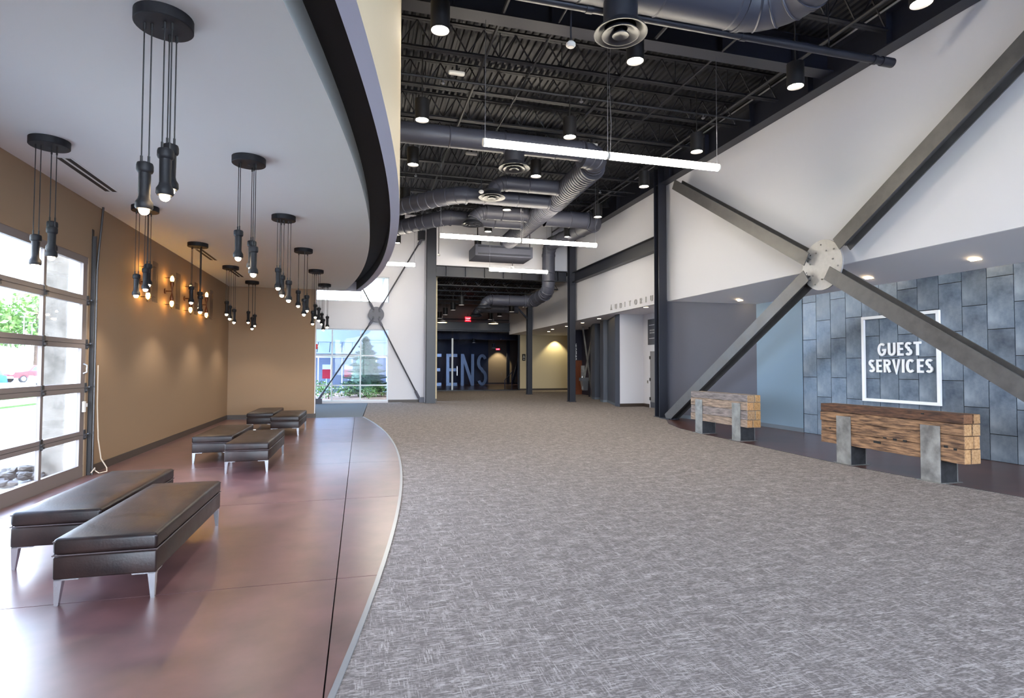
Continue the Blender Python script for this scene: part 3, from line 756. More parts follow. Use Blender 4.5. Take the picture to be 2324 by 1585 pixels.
duct('dark duct dropping beside header and turning into the far hall', [([(6.05, 18.2, 6.7), (7.6, 18.2, 6.7)], .28, .9, 'straight_run'),
     (arc((7.6, 18.6, 6.7), -Y_, X_, .4, 0, PI/2), .28, .2, 'elbow'), ([(8.0, 18.6, 6.7), (7.9, 22.8, 6.9)], .27, 1., 'straight_run'),
     (arc((7.9, 22.8, 6.45), Z_, Y_, .42, 0, PI/2), .28, .2, 'elbow'), ([(7.9, 23.22, 6.45), (7.9, 23.22, 5.3)], .28, .8, 'straight_run'),
     (arc((7.9, 23.7, 5.3), -Y_, -Z_, .48, 0, PI/2), .28, .2, 'elbow'), ([(7.9, 23.7, 4.82), (7.9, 25.2, 4.72)], .29, .6, 'straight_run'),
     (arc((7.5, 25.2, 4.7), X_, Y_, .4, 0, PI/2), .28, .2, 'elbow'), ([(7.5, 25.6, 4.7), (5.9, 25.6, 4.7)], .25, .8, 'straight_run'),
     (arc((5.9, 25.6, 4.35), Z_, -X_, .36, 0, PI/2), .22, .15, 'elbow')])
duct('dark round duct elbow hanging down near the red exit sign', [([(8.4, 30, 4.75), (6.4, 30, 4.75)], .22, .8, 'straight_run'), (arc((6.4, 30, 4.38), Z_, -X_, .36, 0, PI/2), .2, .15, 'elbow')])
t = thing('plenum_box', 'dark flat air handling box hanging before the header wall', 'duct', (0, 0, 0))
MB().box((4.4, 22, 6.05), (6.8, 23.4, 6.5)).build('casing', M['duct'], t)
MB().box((4.5, 21.99, 6.1), (6.7, 22, 6.16)).box((4.5, 21.99, 6.4), (6.7, 22, 6.46)).build('flange', M['navy'], t)
for x in (4.5, 6.7): MB().stick((x, 22.1, 6.5), (x, 22.1, 8.3), .03).build('hanger', M['deck'], t)
def diffuser(label, x, y, z, ztop, r=.375):
    t = thing('ceiling_diffuser', label, 'diffuser', (x, y, z), 'round air diffusers')
    MB().lathe([(.24, ztop-z), (.24, .12)], (0, 0, 0), 28, False).build('neck', M['diff'], t, True)
    MB().lathe([(.24, .14), (.3, .09), (r, .01), (r, 0), (r-.02, .0), (.27, .06), (.22, .1)], (0, 0, 0), 36, False).build('outer_ring', M['diff'], t, True)
    MB().lathe([(.12, .11), (.2, .06), (.265, -.01), (.265, -.02), (.245, -.02), (.17, .03), (.1, .07)], (0, 0, 0), 32, False).build('middle_ring', M['diff'], t, True)
    MB().lathe([(.02, .08), (.07, .03), (.12, -.02), (.115, -.03), (.06, -.01), (.01, .0)], (0, 0, 0), 24).build('inner_cone', M['diff'], t, True)
    return t
diffuser('round dark diffuser hanging from the big overhead duct', 3.5, 7.14, 6.3, 6.9)
diffuser('round dark diffuser behind the closest light bar, under a cross duct', 3.48, 12.76, 6.3, 6.8)
diffuser('round dark diffuser, third from the entrance, below a short elbow', 3.49, 15.16, 6.3, 6.5)
diffuser('round dark diffuser above the second light bar, fourth from the entrance', 3.55, 18.29, 6.3, 6.5)
diffuser('round dark diffuser just beyond the header beam', 5.54, 25.6, 4.3, 4.5, .34)
diffuser('round dark diffuser beside the red exit sign', 6.04, 30, 4.3, 4.5, .34)

# ------------------------------------------------------------------ lamps of the main hall
def can_light(label, x, y, z, ztop, r=.145, h=.42, group='black cylinder downlights', first=[None]):
    t = thing('can_light', label, 'downlight', (x, y, z), group)
    MB().lathe([(r-.012, .0), (r, 0), (r, h), (.02, h+.01)], (0, 0, 0), 28, False).build('housing', M['canb'], t, True)
    MB().lathe([(.001, .03), (r-.014, .03)], (0, 0, 0), 28, False).build('lens', M['glow'], t)
    MB().lathe([(r-.02, .028), (r-.012, .0), (r+.004, .0), (r+.004, .02)], (0, 0, 0), 28, False).build('trim_ring', M['lampb'], t, True)
    MB().stick((0, 0, h), (0, 0, ztop-z), .018).build('stem', M['cord'], t)
    return t
colw = ['beside the curved bulkhead', 'on the centre line', 'beside the white wall']
rowsY = [(5.86, 'seventh'), (8.23, 'sixth'), (11.38, 'fifth'), (14.0, 'fourth'), (17.3, 'third'), (20.3, 'second'), (23.2, 'first')]
for y, w in rowsY:
    for j, x in enumerate((1.15, 4.35, 7.5)):
        if y < 6 and j < 2: continue
        if y > 23 : x += .15*j
        can_light('black cylinder downlight %s, %s row from the header beam' % (colw[j], w), x+(y-11)*.02, y, 6.6, 8.37)
for i, y in enumerate((27.0, 29.6, 32.4, 34.9)):
    for j, x in enumerate((4.72, 7.95)):
        can_light('black cylinder downlight in the far hall, %s row, %s' % (names[i], ('on the letter side', 'on the tan wall side')[j]), x, y, 4.58, 5.85, .14, .4, 'black cylinder downlights of the far hall')
for x, w in ((4.58, 'on the letter side'), (7.65, 'on the tan wall side')):
    t = thing('dome_pendant', 'wide shallow lit dome pendant under far hall girder, '+w, 'pendant', (x, 32.7, 4.15), 'dome pendants of the far hall')
    MB().lathe([(.3, 0), (.28, .05), (.12, .12), (.03, .15)], (0, 0, 0), 24).build('shade', M['canb'], t, True)
    MB().lathe([(.001, -.005), (.28, -.005)], (0, 0, 0), 24, False).build('lens', mat('dome_lens', (255, 236, 190), .5, emit=(255, 226, 160), estr=7), t)
    MB().stick((0, 0, .15), (0, 0, 1.7), .014).build('stem', M['cord'], t)
def light_bar(label, x0, x1, y, z, parts, ztop=8.3):
    t = thing('light_bar', label, 'light bar', (x0, y, z), 'suspended linear light bars')
    n = parts; L = (x1-x0)/n
    for i in range(n):
        a = i*L+.02; b = (i+1)*L-.02
        MB().tube([(a, 0, 0), (b, 0, 0)], .066, 16).build('light_tube', M['led'], t, True)
        for e in (a, b): MB().tube([(e-.012, 0, 0), (e+.012, 0, 0)], .069, 16).build('end_cap', M['plast'], t, True)
    for e in [i*L+(.05 if i == 0 else -.05 if i == n else 0) for i in range(n+1)]:
        MB().stick((e, 0, .05), (e, 0, ztop-z), .007).build('suspension_cable', M['galv'], t)
    if n > 1: 
        MB().tube([(L+.05, 0, .05), (L+.07, 0, .6), (L+.03, .0, 1.4), (L+.06, 0, 2.0), (L+.05, 0, ztop-z)], .005, 6).build('power_cord', M['galv'], t, True)
    return t
light_bar('long two tube light bar hanging before the white wall, closest to entrance', 1.98, 6.66, 9.35, 5.45, 2, 7.6)
light_bar('long two tube light bar hanging before the header wall', 2.2, 7.22, 16.45, 5.45, 2)
light_bar('short light bar hanging just before the header beam', 4.78, 7.22, 21.3, 5.38, 1)
light_bar('short light bar half hidden by the curved bulkhead, near rod brace', -.5, 1.96, 21.25, 5.4, 1)
def hang_sensor(label, x, y, z, ztop):
    t = thing('ceiling_sensor', label, 'sensor', (x, y, z), 'white sensors on rods')
    MB().lathe([(.05, 0), (.07, .02), (.07, .05), (.04, .08)], (0, 0, 0), 18).build('body', M['plast'], t, True)
    MB().lathe([(.001, -.004), (.045, -.004), (.05, 0)], (0, 0, 0), 18, False).build('lens', M['letterg'], t)
    MB().tube([(0, 0, .08), (0, 0, ztop-z)], .014, 8).build('rod', M['navy'], t)
hang_sensor('round white sensor on a rod beside the big diffuser', 2.94, 7.63, 6.3, 8.3)
hang_sensor('round white sensor on a rod above the third diffuser', 3.13, 14.88, 6.32, 8.3)
hang_sensor('small white sensor on a long rod beside the tall left column', 3.1, 23.3, 6.2, 8.3)
hang_sensor('white sensor on a rod above the short light bar', 6.15, 22.8, 5.75, 8.3)
for x, y, w in ((1.83, 11.2, 'near the curved bulkhead'), (2.95, 15.4, 'above the third diffuser'), (5.95, 13.9, 'under the closest light bar')):
    t = thing('emergency_light', 'small white emergency light box on a joist '+w, 'emergency light', (x, y, 7.62))
    bm_obj(rbox((-.17, -.05, -.08), (.17, .05, .0), .03, 3), 'body', M['plast'], t)
    MB().box((-.02, -.02, 0), (.02, .02, .12)).build('bracket', M['deck'], t)
def recessed(label, x, y, z, r=.085):
    t = thing('recessed_light', label, 'downlight', (x, y, z), 'recessed soffit downlights')
    MB().lathe([(r, .0), (r+.02, -.004), (r+.02, .0)], (0, 0, 0), 24, False).build('trim_ring', M['plast'], t)
    MB().lathe([(.001, -.003), (r, -.003)], (0, 0, 0), 24, False).build('lens', M['glowr'], t)
M['glowr'] = mat('soffit_lens', (255, 240, 205), .5, emit=(255, 226, 176), estr=30)
for x, y, w in ((10.2, 13.4, 'over the dark angled wall'), (10.2, 9.3, 'over the tile wall, left of the sign'), (10.2, 7.2, 'over the tile wall, beyond the sign'), (10.2, 4.6, 'over tile wall outside the brace foot')):
    recessed('small round recessed light in niche soffit '+w, x, y, 3.7-(x-XW)*.368+.001)
for x, y, w in ((9.72, 17.9, 'by the auditorium letters'), (10.1, 22.8, 'by the fluted wall'), (10.3, 25.2, 'second beyond the lettering'), (10.4, 27.6, 'third beyond the lettering'), (10.45, 30.0, 'fourth beyond lettering'), (10.9, 32, 'by the tan far wall')):
    recessed('small round recessed light in the auditorium soffit '+w, x, y, SZ0-.001, .08)

# ------------------------------------------------------------------ lounge pendants
def make_pendant():
    t = thing('pendant_cluster', 'x', 'pendant', (-1.32, 4.26, CZ))
    MB().lathe([(.175, -.075), (.18, -.07), (.18, 0)], (0, 0, 0), 36).build('canopy', M['lampb'], t, True)
    MB().lathe([(.001, -.083), (.012, -.083), (.012, -.075)], (0, 0, 0), 10).build('screw', M['cord'], t)
    body = [(.02, .32), (.046, .31), (.05, .295), (.05, .262), (.046, .25), (.036, .243), (.036, .225), (.034, .09), (.038, .07), (.052, .045), (.053, .012), (.046, .0), (.036, .0)]
    for (dx, dy, zb) in ((-.085, -.03, -1.34), (.05, -.075, -1.25), (.03, .09, -1.16)):
        o = MB().lathe(body, (dx, dy, zb), 20).build('lamp_body', M['lampb'], t, True)
        MB().ball((dx, dy, zb-.006), .032, 14, 8).build('bulb', M['bulbw'], o, True)
        for s_ in (-.022, .022):
            MB().tube([(dx+s_, dy, zb+.3), (dx+s_, dy, -.07)], .0045, 6).build('cord', M['cord'], t)
            MB().tube([(dx+s_, dy, zb+.31), (dx+s_, dy, zb+.36)], .008, 6).build('ferrule', M['cord'], t)
            MB().tube([(dx+s_, dy, -.12), (dx+s_, dy, -.07)], .009, 6).build('gland', M['cord'], t)
    kids(t); return t
P0 = make_pendant()
prow = [4.26, 6.95, 9.52, 12.12, 14.72, 17.17]
first = True
for j, (xr, w) in enumerate(((-1.32, 'beside the curved slot'), (-3.26, 'of the door side row'))):
    for i, y in enumerate(prow):
        if j == 1 and i == 0: continue
        x = xr+(y-4.26)*.022
        lab = 'black three lamp pendant cluster %s, %s from the back wall' % (w, names[5-i])
        if first:
            o = P0; o['label'] = lab; first = False; o['group'] = 'black pendant clusters'; o.location = (x, y, CZ)
        else:
            o = dup(P0, (x, y, CZ), lab, 'black pendant clusters', rz=[0, .5, 2.2, 1.1, 2.8, .3, 1.6][(i*2+j*3) % 7])
        s_ = light('pendant_light', 'SPOT', (x, y, 2.6), 55, (1, .9, .78), aim=(0, 0, -1), spot_size=R(125), spot_blend=.6, shadow_soft_size=.05)
# linear slot vents
def vent(label, x, y0, y1, wd=.19):
    t = thing('slot_vent', label, 'vent', (x, y0, CZ), 'linear slot vents')
    L = y1-y0
    MB().box((-wd/2, 0, -.006), (-wd/2+.02, L, 0)).box((wd/2-.02, 0, -.006), (wd/2, L, 0)).box((-.012, 0, -.006), (.012, L, 0)).box((-wd/2, -.02, -.006), (wd/2, 0, 0)).box((-wd/2, L, -.006), (wd/2, L+.02, 0)).build('frame', M['ceilp'], t)
    for s_ in (-1, 1): MB().box((s_*.044-.03, 0, -.003), (s_*.044+.03, L, -.001)).build('slot', M['black'], t)
vent('long black slot vent in lounge ceiling above the glass door', -3.32, 7.5, 8.8)
vent('black slot vent in lounge ceiling above the wall sconces', -3.22, 12.7, 13.95)
vent('black slot vent in lounge ceiling closest to the back wall', -3.12, 15.2, 16.4)
vent('black slot vent in lounge ceiling at the far front edge', -3.4, 4.2, 5.6)

# ------------------------------------------------------------------ wall sconces
def make_sconce():
    t = thing('wall_sconce', 'x', 'sconce', (XL, 11.42, 3.1), 'caged double bulb wall sconces')
    MB().tube([(0, 0, 0), (.02, 0, 0)], .055, 20).build('wall_plate', M['copper'], t, True)
    MB().tube([(.02, 0, 0), (.13, 0, 0)], .012, 8).build('arm', M['copper'], t, True)
    o = MB().lathe([(.03, -.2), (.04, -.15), (.022, -.08), (.012, -.03), (.012, .03), (.022, .08), (.04, .15), (.03, .2)], (.13, 0, 0), 16).build('stem', M['copper'], t, True)
    for s_ in (-1, 1):
        b_ = MB().lathe([(.012, .15*s_), (.02, .18*s_), (.034, .23*s_), (.034, .26*s_), (.02, .3*s_), (.004, .315*s_)], (.13, 0, 0), 14).build('bulb', M['bulb'], t, True)
        q = MB()
        for a_ in (0, PI/2):
            q.tube([(.13+.045*cos(a_)*cos(f), .045*sin(a_)*cos(f), s_*(.24+.12*sin(f))) for f in [PI*i/12 for i in range(13)]], .003, 5)
        q.tube([(.13+.045*cos(2*PI*i/16), .045*sin(2*PI*i/16), s_*.24) for i in range(17)], .003, 5)
        q.build('cage', M['wire'], t)
        q = MB()
        for yy in (-.04, .04): q.tube([(0, yy, s_*.27), (.24, yy, s_*.27)], .004, 5)
        q.build('support_rod', M['wire'], t)
    q = MB()
    for i in range(9): q.stick((.24, -.13+.26*i/8, -.36), (.24, -.13+.26*i/8, .36), .004)
    for i in range(37): q.stick((.24, -.13, -.36+.72*i/36), (.24, .13, -.36+.72*i/36), .004)
    q.build('mesh_screen', M['wire'], t)
    kids(t); return t
S0 = make_sconce()
for i, y in enumerate((11.42, 12.74, 14.04, 15.38)):
    lab = 'caged double bulb sconce on tan wall, %s from the glass door' % names[i]
    o = S0 if i == 0 else dup(S0, (XL, y, 3.1), lab)
    o['label'] = lab
    for s_ in (-1, 1): light('sconce_light', 'POINT', (XL+.13, y, 3.1+.25*s_), 14, (1, .58, .24), shadow_soft_size=.035)

# ------------------------------------------------------------------ sectional glass door
d1 = struct('door_1', MB().box((XL-.06, DY0, 0), (XL-.02, DY0+.02, DZ)), M['alum'])
d1['label'] = 'aluminium sectional overhead door with clear glass panels in tan wall'
YP = [4.5, 5.44, 6.4, 7.35, 8.32, 9.38]
ZR = [(0, .17), (.545, .655), (1.21, 1.34), (1.84, 1.965), (2.47, 2.6), (3.06, 3.16)]
zj = [(a+b)/2 for a, b in ZR]
mb = MB()
for i, (a, b) in enumerate(ZR):
    if 0 < i < 5:
        mid = (a+b)/2
        MB().box((XL-.055, YP[0]-.05, a), (XL-.005, YP[-1]+.06, mid-.004)).box((XL-.055, YP[0]-.05, mid-.004), (XL-.018, YP[-1]+.06, mid+.004)).build('rail', M['alum'], d1)
        MB().box((XL-.055, YP[0]-.05, mid+.004), (XL-.005, YP[-1]+.06, b)).build('rail', M['alum'], d1)
    else: MB().box((XL-.055, YP[0]-.05, a), (XL-.005, YP[-1]+.06, b)).build('rail', M['alum'], d1)
for y in YP:
    w_ = .03 if y not in (YP[0], YP[-1]) else .06
    for (a, b), (c, d_) in zip(ZR, ZR[1:]):
        MB().box((XL-.05, y-w_, b-.002), (XL-.008, y+w_, c+.002)).build('stile', M['alum'], d1)
    if y == YP[0]: continue
    for i in range(1, 5):
        z = zj[i]; yy = y+(.0 if y != YP[-1] else .08)
        h_ = MB().box((XL-.005, yy-.03, z-.07), (XL+.004, yy+.03, z+.07))
        h_.tube([(XL+.012, yy-.035, z), (XL+.012, yy+.035, z)], .014, 8).box((XL, yy-.02, z-.05), (XL+.03, yy+.02, z-.02))
        hg = h_.build('hinge', M['hinge'], d1)
        if y == YP[-1]:
            MB().tube([(XL+.03, yy+.03, z+.01), (XL+.03, yy+.14, z+.01)], .01, 8).tube([(XL+.03, yy+.12, z+.01), (XL+.03, yy+.15, z+.01)], .028, 12).build('roller', M['galv'], hg, True)
for ya, yb in zip(YP, YP[1:]):
    for (a, b), (c, d_) in zip(ZR, ZR[1:]):
        MB().box((XL-.034, ya+.02, b-.005), (XL-.026, yb-.02, c+.005)).build('pane', M['glass'], d1)
# tracks, lock, handle and pull rope belong to the door
MB().box((XL, 9.56, 0), (XL+.05, 9.565, 3.5)).box((XL, 9.53, 0), (XL+.004, 9.6, 3.6)).box((XL+.05, 9.53, 0), (XL+.055, 9.565, 3.5)).build('track_angle', M['hinge'], d1)
MB().tube([(XL+.05, 9.6, 0), (XL+.05, 9.6, 3.0), (XL+.06, 9.62, 3.35), (XL+.07, 9.66, 3.7), (XL+.075, 9.69, 3.97)], .016, 8).build('curved_track', M['hinge'], d1, True)
MB().tube([(XL+.03, 9.3, 1.48), (XL+.07, 9.31, 1.5), (XL+.07, 9.31, 1.6), (XL+.03, 9.3, 1.62)], .011, 8).build('pull_handle', M['chrome'], d1, True)
MB().box((XL, 9.36, .93), (XL+.03, 9.41, 1.08)).box((XL, 9.41, 1.0), (XL+.03, 9.46, 1.05)).build('slide_lock', M['plast'], d1)
MB().tube([(XL+.06, 9.68, 1.6), (XL+.06, 9.69, 1.0), (XL+.07, 9.72, .5), (XL+.09, 9.78, .2), (XL+.16, 9.8, .06), (XL+.2, 9.7, .02), (XL+.14, 9.6, .015), (XL+.08, 9.62, .05), (XL+.1, 9.56, .1), (XL+.06, 9.54, .03)], .0085, 7).build('pull_rope', M['rope'], d1, True)
struct('trim_4', MB().box((XL-.24, DY0-.02, 0), (XL-.07, DY0, DZ)).box((XL-.24, DY1-.02, 0), (XL-.07, DY1, DZ)).box((XL-.24, DY0, DZ), (XL-.07, DY1, DZ+.01)).box((XL-.26, DY0, -.02), (XL, DY1, .0)), M['plast'])

# ------------------------------------------------------------------ leather benches
def make_bench():
    t = thing('leather_bench', 'x', 'bench', (0, 0, 0), 'brown leather benches')
    w, L = .61, 1.84
    bm_obj(rbox((0, 0, .175), (w, L, .328), .012, 2), 'base_box', M['leather'], t)
    c = bm_obj(rbox((-.004, -.004, .334), (w+.004, L+.004, .445), .028, 4, .012), 'cushion', M['leather'], t)
    for z in (.335, .424):
        e = .002 if z < .4 else -.002
        pts = [(-e, -e), (w+e, -e), (w+e, L+e), (-e, L+e), (-e, -e)]
        MB().tube([(x, y, z) for x, y in [(-e, .03-e), (.0, -.0-e), (w, -e), (w+e, .0), (w+e, L), (w, L+e), (0, L+e), (-e, L), (-e, .03-e)]], .005, 6, False).build('piping', M['piping'], c, True)
    for x, y, sx, sy in ((.03, .03, 1, 1), (w-.03, .03, -1, 1), (.03, L-.03, 1, -1), (w-.03, L-.03, -1, -1)):
        q = MB(); a = .024; b_ = .012
        q.add([(x-a, y-a, .17), (x+a, y-a, .17), (x+a, y+a, .17), (x-a, y+a, .17), (x-sx*.008-b_, y-sy*.008-b_, 0), (x-sx*.008+b_, y-sy*.008-b_, 0), (x-sx*.008+b_, y-sy*.008+b_, 0), (x-sx*.008-b_, y-sy*.008+b_, 0)],
              [(0, 1, 2, 3), (7, 6, 5, 4), (0, 4, 5, 1), (1, 5, 6, 2), (2, 6, 7, 3), (3, 7, 4, 0)])
        q.box((x-sx*a, y-sy*a, .168), (x+sx*.12, y+sy*.02, .176)).box((x-sx*a, y-sy*a, .168), (x+sx*.02, y+sy*.12, .176))
        q.build('leg', M['chrome'], t)
    kids(t); return t
B0 = make_bench()
bl = [((-1.955, 4.42, 0), 'long brown leather bench in front of the glass door, room side of pair'), ((-2.62, 5.28, 0), 'long brown leather bench in the pair before the glass door, door side'),
      ((-1.93, 9.16, 0), 'brown leather bench of the middle pair, on the room side'), ((-2.63, 10.2, 0), 'brown leather bench of the middle pair, on the tan wall side'),
      ((-1.95, 13.72, 0), 'brown leather bench of the pair by the back wall, room side'), ((-2.65, 14.85, 0), 'brown leather bench of the pair by the back wall, tan wall side')]
for i, (p, lab) in enumerate(bl):
    o = B0 if i == 0 else dup(B0, p, lab)
    o.location = p; o['label'] = lab
t = thing('paper_scrap', 'small white scrap lying on the middle room side leather bench', 'scrap', (-1.801, 10.863, .4575))
MB().box((-.02, -.025, 0), (.02, .025, .006)).build('sheet', M['plast'], t)
# ------------------------------------------------------------------ reclaimed timber rails
def timber_rail(label, x, y0, y1, z0, z1, depth, legs, tints, endt, name='timber_bench'):
    t = thing(name, label, 'timber bench', (x, y0, 0), 'reclaimed timber benches')
    L = y1-y0; hs = [0, .30, .56, .80, 1.0] if y0 < 8 else [0, .24, .52, .78, 1.0]
    H = z1-z0
    for k in range(4):
        a = z0+H*hs[k]+.0025; b = z0+H*hs[k+1]-.0025
        for j, (xa, xb) in enumerate(((0, depth*(.42, .6, .5, .58)[k]), (depth*(.42, .6, .5, .58)[k], depth))):
            off = random.uniform(-.004, .004)
            bm = bmesh.new(); bmesh.ops.create_cube(bm, size=1)
            A = Vector((xa+.003+(off if j == 0 else 0), random.uniform(-.008, .008), a)); B = Vector((xb-.003+(off if j else 0), L+random.uniform(-.01, .01), b))
            for v in bm.verts: v.co = Vector(((A[i]+B[i])/2+v.co[i]*(B[i]-A[i]) for i in range(3)))
            bmesh.ops.subdivide_edges(bm, edges=[e for e in bm.edges if abs((e.verts[0].co-e.verts[1].co).y) > .5], cuts=14)
            for v in bm.verts:
                if .05 < v.co.y < L-.05: v.co += Vector((random.uniform(-.004, .004), 0, random.uniform(-.0035, .0035)))
            bmesh.ops.bevel(bm, geom=[e for e in bm.edges if len(e.link_faces) == 2 and e.calc_face_angle(0) > 1], offset=.005, segments=1, affect='EDGES')
            me = bpy.data.meshes.new('timber'); 
            for f in bm.faces: f.material_index = 1 if abs(f.normal.y) > .9 else 0
            bm.to_mesh(me); bm.free(); me.materials.append(M[endt]); me.materials.append(M['endgrain'])
            o = link('timber', me, t); o.color = tints[(k*2+j) % len(tints)]
    for ly in legs:
        g = MB().box((-.016, ly-.14, 0), (-.004, ly+.14, z1-.19)).build('leg_plate', M['steel'], t)
        MB().box((depth+.004, ly-.14, 0), (depth+.016, ly+.14, z1-.19)).build('leg_plate', M['steel'], t)
        for sy in (-.135, .125): MB().box((-.004, ly+sy, 0), (depth+.004, ly+sy+.01, z0-.002)).build('leg_web', M['steeld'], t)
        MB().box((-.06, ly-.18, 0), (depth+.05, ly+.18, .008)).build('foot_plate', M['steel'], t)
    # old mortise holes and bolts in the front face
    if y0 < 8:
        for (hy, hz, w_, h_) in ((1.25, .42, .12, .035), (.98, .5, .055, .03), (.82, .5, .055, .03), (1.15, .51, .05, .02), (.22, .5, .05, .03), (.55, .93, .04, .02), (2.2, .55, .03, .02), (.1, .48, .04, .03)):
            MB().box((-.0085, hy, hz), (.0, hy+w_, hz+h_)).build('mortise', M['black'], t)
    return t
W1 = [(1.05, 1.0, .95, 1), (.9, .88, .86, 1), (1.0, .95, .9, 1), (1.1, 1.05, 1.0, 1), (1.0, .96, .92, 1), (.95, .95, .95, 1), (.4, .3, .28, 1), (.8, .75, .7, 1)]
W2 = [(1.08, .98, .88, 1), (1, .9, .7, 1), (.85, .88, .98, 1), (1, .95, .8, 1), (1.1, 1.0, .9, 1), (1, .92, .75, 1), (.8, .86, 1.0, 1), (1, .95, .8, 1)]
timber_rail('long warm brown reclaimed timber bench on steel legs before the sign wall', 7.76, 5.68, 8.1, .305, .975, .29, (.46, 1.93), W1, 'timber')
timber_rail('shorter grey weathered timber bench on steel legs beside the brace foot', 7.93, 10.25, 12.36, .305, 1.0, .34, (.35, 1.75), W2, 'timberg')

# ------------------------------------------------------------------ guest services sign, auditorium letters and other signs
t = thing('guest_services_sign', 'white open frame sign reading GUEST SERVICES on the tile wall', 'sign', (XT, 0, 0))
fy0, fy1, fz0, fz1, b_ = 8.06, 9.75, .88, 2.68, .06
MB().box((-.06, fy0, fz0), (-.012, fy0+b_, fz1)).box((-.06, fy1-b_, fz0), (-.012, fy1, fz1)).box((-.06, fy0+b_, fz0), (-.012, fy1-b_, fz0+b_)).box((-.06, fy0+b_, fz1-b_), (-.012, fy1-b_, fz1)).build('frame', M['signw'], t)
MB().box((-.012, fy0+.02, fz0+.02), (-.002, fy0+.04, fz0+.04)).box((-.012, fy1-.04, fz1-.04), (-.002, fy1-.02, fz1-.02)).box((-.012, fy0+.02, fz1-.04), (-.002, fy0+.04, fz1-.02)).box((-.012, fy1-.04, fz0+.02), (-.002, fy1-.02, fz0+.04)).build('standoff', M['steeld'], t)
capitals('GUEST', t, M['signw'], (-.012, 9.38, 1.835), (0, -1, 0), (0, 0, 1), .268, .028, .94)
capitals('SERVICES', t, M['signw'], (-.012, 9.60, 1.495), (0, -1, 0), (0, 0, 1), .268, .028, 1.39)
t = thing('auditorium_lettering', 'raised pale letters reading AUDITORIUM on white wall above soffit', 'sign', (XW, 0, 0))
capitals('AUDITORIUM', t, M['letterg'], (0, 20.3, 3.82), (0, -1, 0), (0, 0, 1), .19, .035, t=.16, adv=[.41, .41, .40, .36, .42, .42, .40, .34, .42, .4])
t = thing('wall_board', 'dark grey board with two pale text lines on auditorium side wall', 'board', (11, 19.6, 0))
MB().box((-.03, -.95, 2.46), (0, .46, 3.46)).build('panel', M['board'], t)
MB().box((-.034, -.95, 3.22), (-.03, .36, 3.235)).box((-.034, -.95, 2.7), (-.03, .36, 2.715)).build('rule_line', M['signw'], t)
q = MB()
for z in (2.9, 3.0):
    for k, w_ in enumerate((.05, .03, .035, .03, .04, .045, .03, .035)): q.box((-.034, .3-k*.055-w_, z), (-.03, .3-k*.055, z+.05))
q.build('text_line', M['letterg'], t)
d2 = struct('door_2', MB().box((10.96, 18.9, 0), (11, 19.86, 2.2)), M['doorg'])
MB().box((10.95, 19.86, 0), (11.0, 19.91, 2.25)).box((10.95, 18.85, 0), (11, 18.9, 2.25)).box((10.95, 18.9, 2.2), (11, 19.86, 2.25)).build('frame', M['white'], d2)
for z in (.35, 1.1, 1.95): MB().box((10.93, 19.83, z-.06), (10.96, 19.89, z+.06)).build('hinge', M['hinge'], d2)
MB().box((10.95, 19.0, .02), (10.96, 19.84, .22)).build('kick_plate', M['board'], d2)
t = thing('wall_switch', 'small metal light switch on white wall beside the auditorium door', 'switch', (11, 20.13, 1.0))
MB().box((-.012, -.04, -.06), (0, .04, .06)).build('plate', M['steel'], t); MB().box((-.02, -.01, -.02), (-.012, .01, .02)).build('toggle', M['hinge'], t)
t = thing('women_sign', 'white vertical lettering reading women by the restroom entry', 'sign', (11.8, 30.18, 0))
lettering('women', t, M['signw'], (.03, -.02, 2.92), (0, 0, -1), (1, 0, 0), .2, .02, .95, bold=.02)
t = thing('restroom_sign', 'small dark restroom sign with wheelchair symbol in far hall', 'sign', (10.62, YF, 0))
MB().box((-.22, -.03, 1.98), (.0, -.005, 2.42)).build('plate', M['black'], t)
q = MB(); q.tube([(-.11+.05*cos(a), -.035, 2.2+.05*sin(a)) for a in [i*PI/8 for i in range(17)]], .008, 5); q.ball((-.11, -.035, 2.33), .025, 8, 5); q.stick((-.11, -.035, 2.3), (-.11, -.035, 2.2), .02); q.stick((-.11, -.035, 2.22), (-.05, -.035, 2.22), .016); q.box((-.16, -.036, 2.05), (-.05, -.03, 2.08))
q.build('symbol', M['signw'], t)
t = thing('drinking_fountain', 'steel drinking fountain with bottle filler on dark recess wall', 'fountain', (11.1, 27.3, 0))
MB().prism([(0, 0), (.42, 0), (.42, .35), (0, .35)], .85, 1.02).build('basin', M['chrome'], t)
MB().add([(.05, .03, .85), (.4, .03, .85), (.4, .33, .85), (.05, .33, .85), (.15, .1, .35), (.38, .1, .35), (.38, .33, .35), (.15, .33, .35)], [(0, 1, 2, 3), (4, 7, 6, 5), (0, 4, 5, 1), (1, 5, 6, 2), (2, 6, 7, 3), (3, 7, 4, 0)]).build('housing', M['chrome'], t)
MB().box((.1, .28, 1.02), (.3, .34, 1.65)).build('bottle_filler', M['steel'], t)
MB().tube([(.08, .1, 1.02), (.08, .1, 1.1), (.12, .1, 1.13)], .014, 8).build('spout', M['chrome'], t)
t = thing('recess_brace', 'pale diagonal steel cross brace inside the dark recess', 'brace', (0, 0, 0))
MB().stick((11.25, 27.5, 3.7), (11.75, 27.5, .3), .07).build('strut', M['steel'], t); MB().stick((11.8, 27.45, 3.4), (11.2, 27.45, .4), .07).build('strut', M['steel'], t)
t = thing('fire_alarm', 'red fire alarm strobe on the end of the tan back wall', 'alarm', (-1.345, 18.55, 2.2))
bm_obj(rbox((0, -.06, -.08), (.05, .06, .08), .012, 2), 'body', M['red'], t)
MB().box((.05, -.03, -.02), (.06, .03, .04)).build('strobe', M['plast'], t)
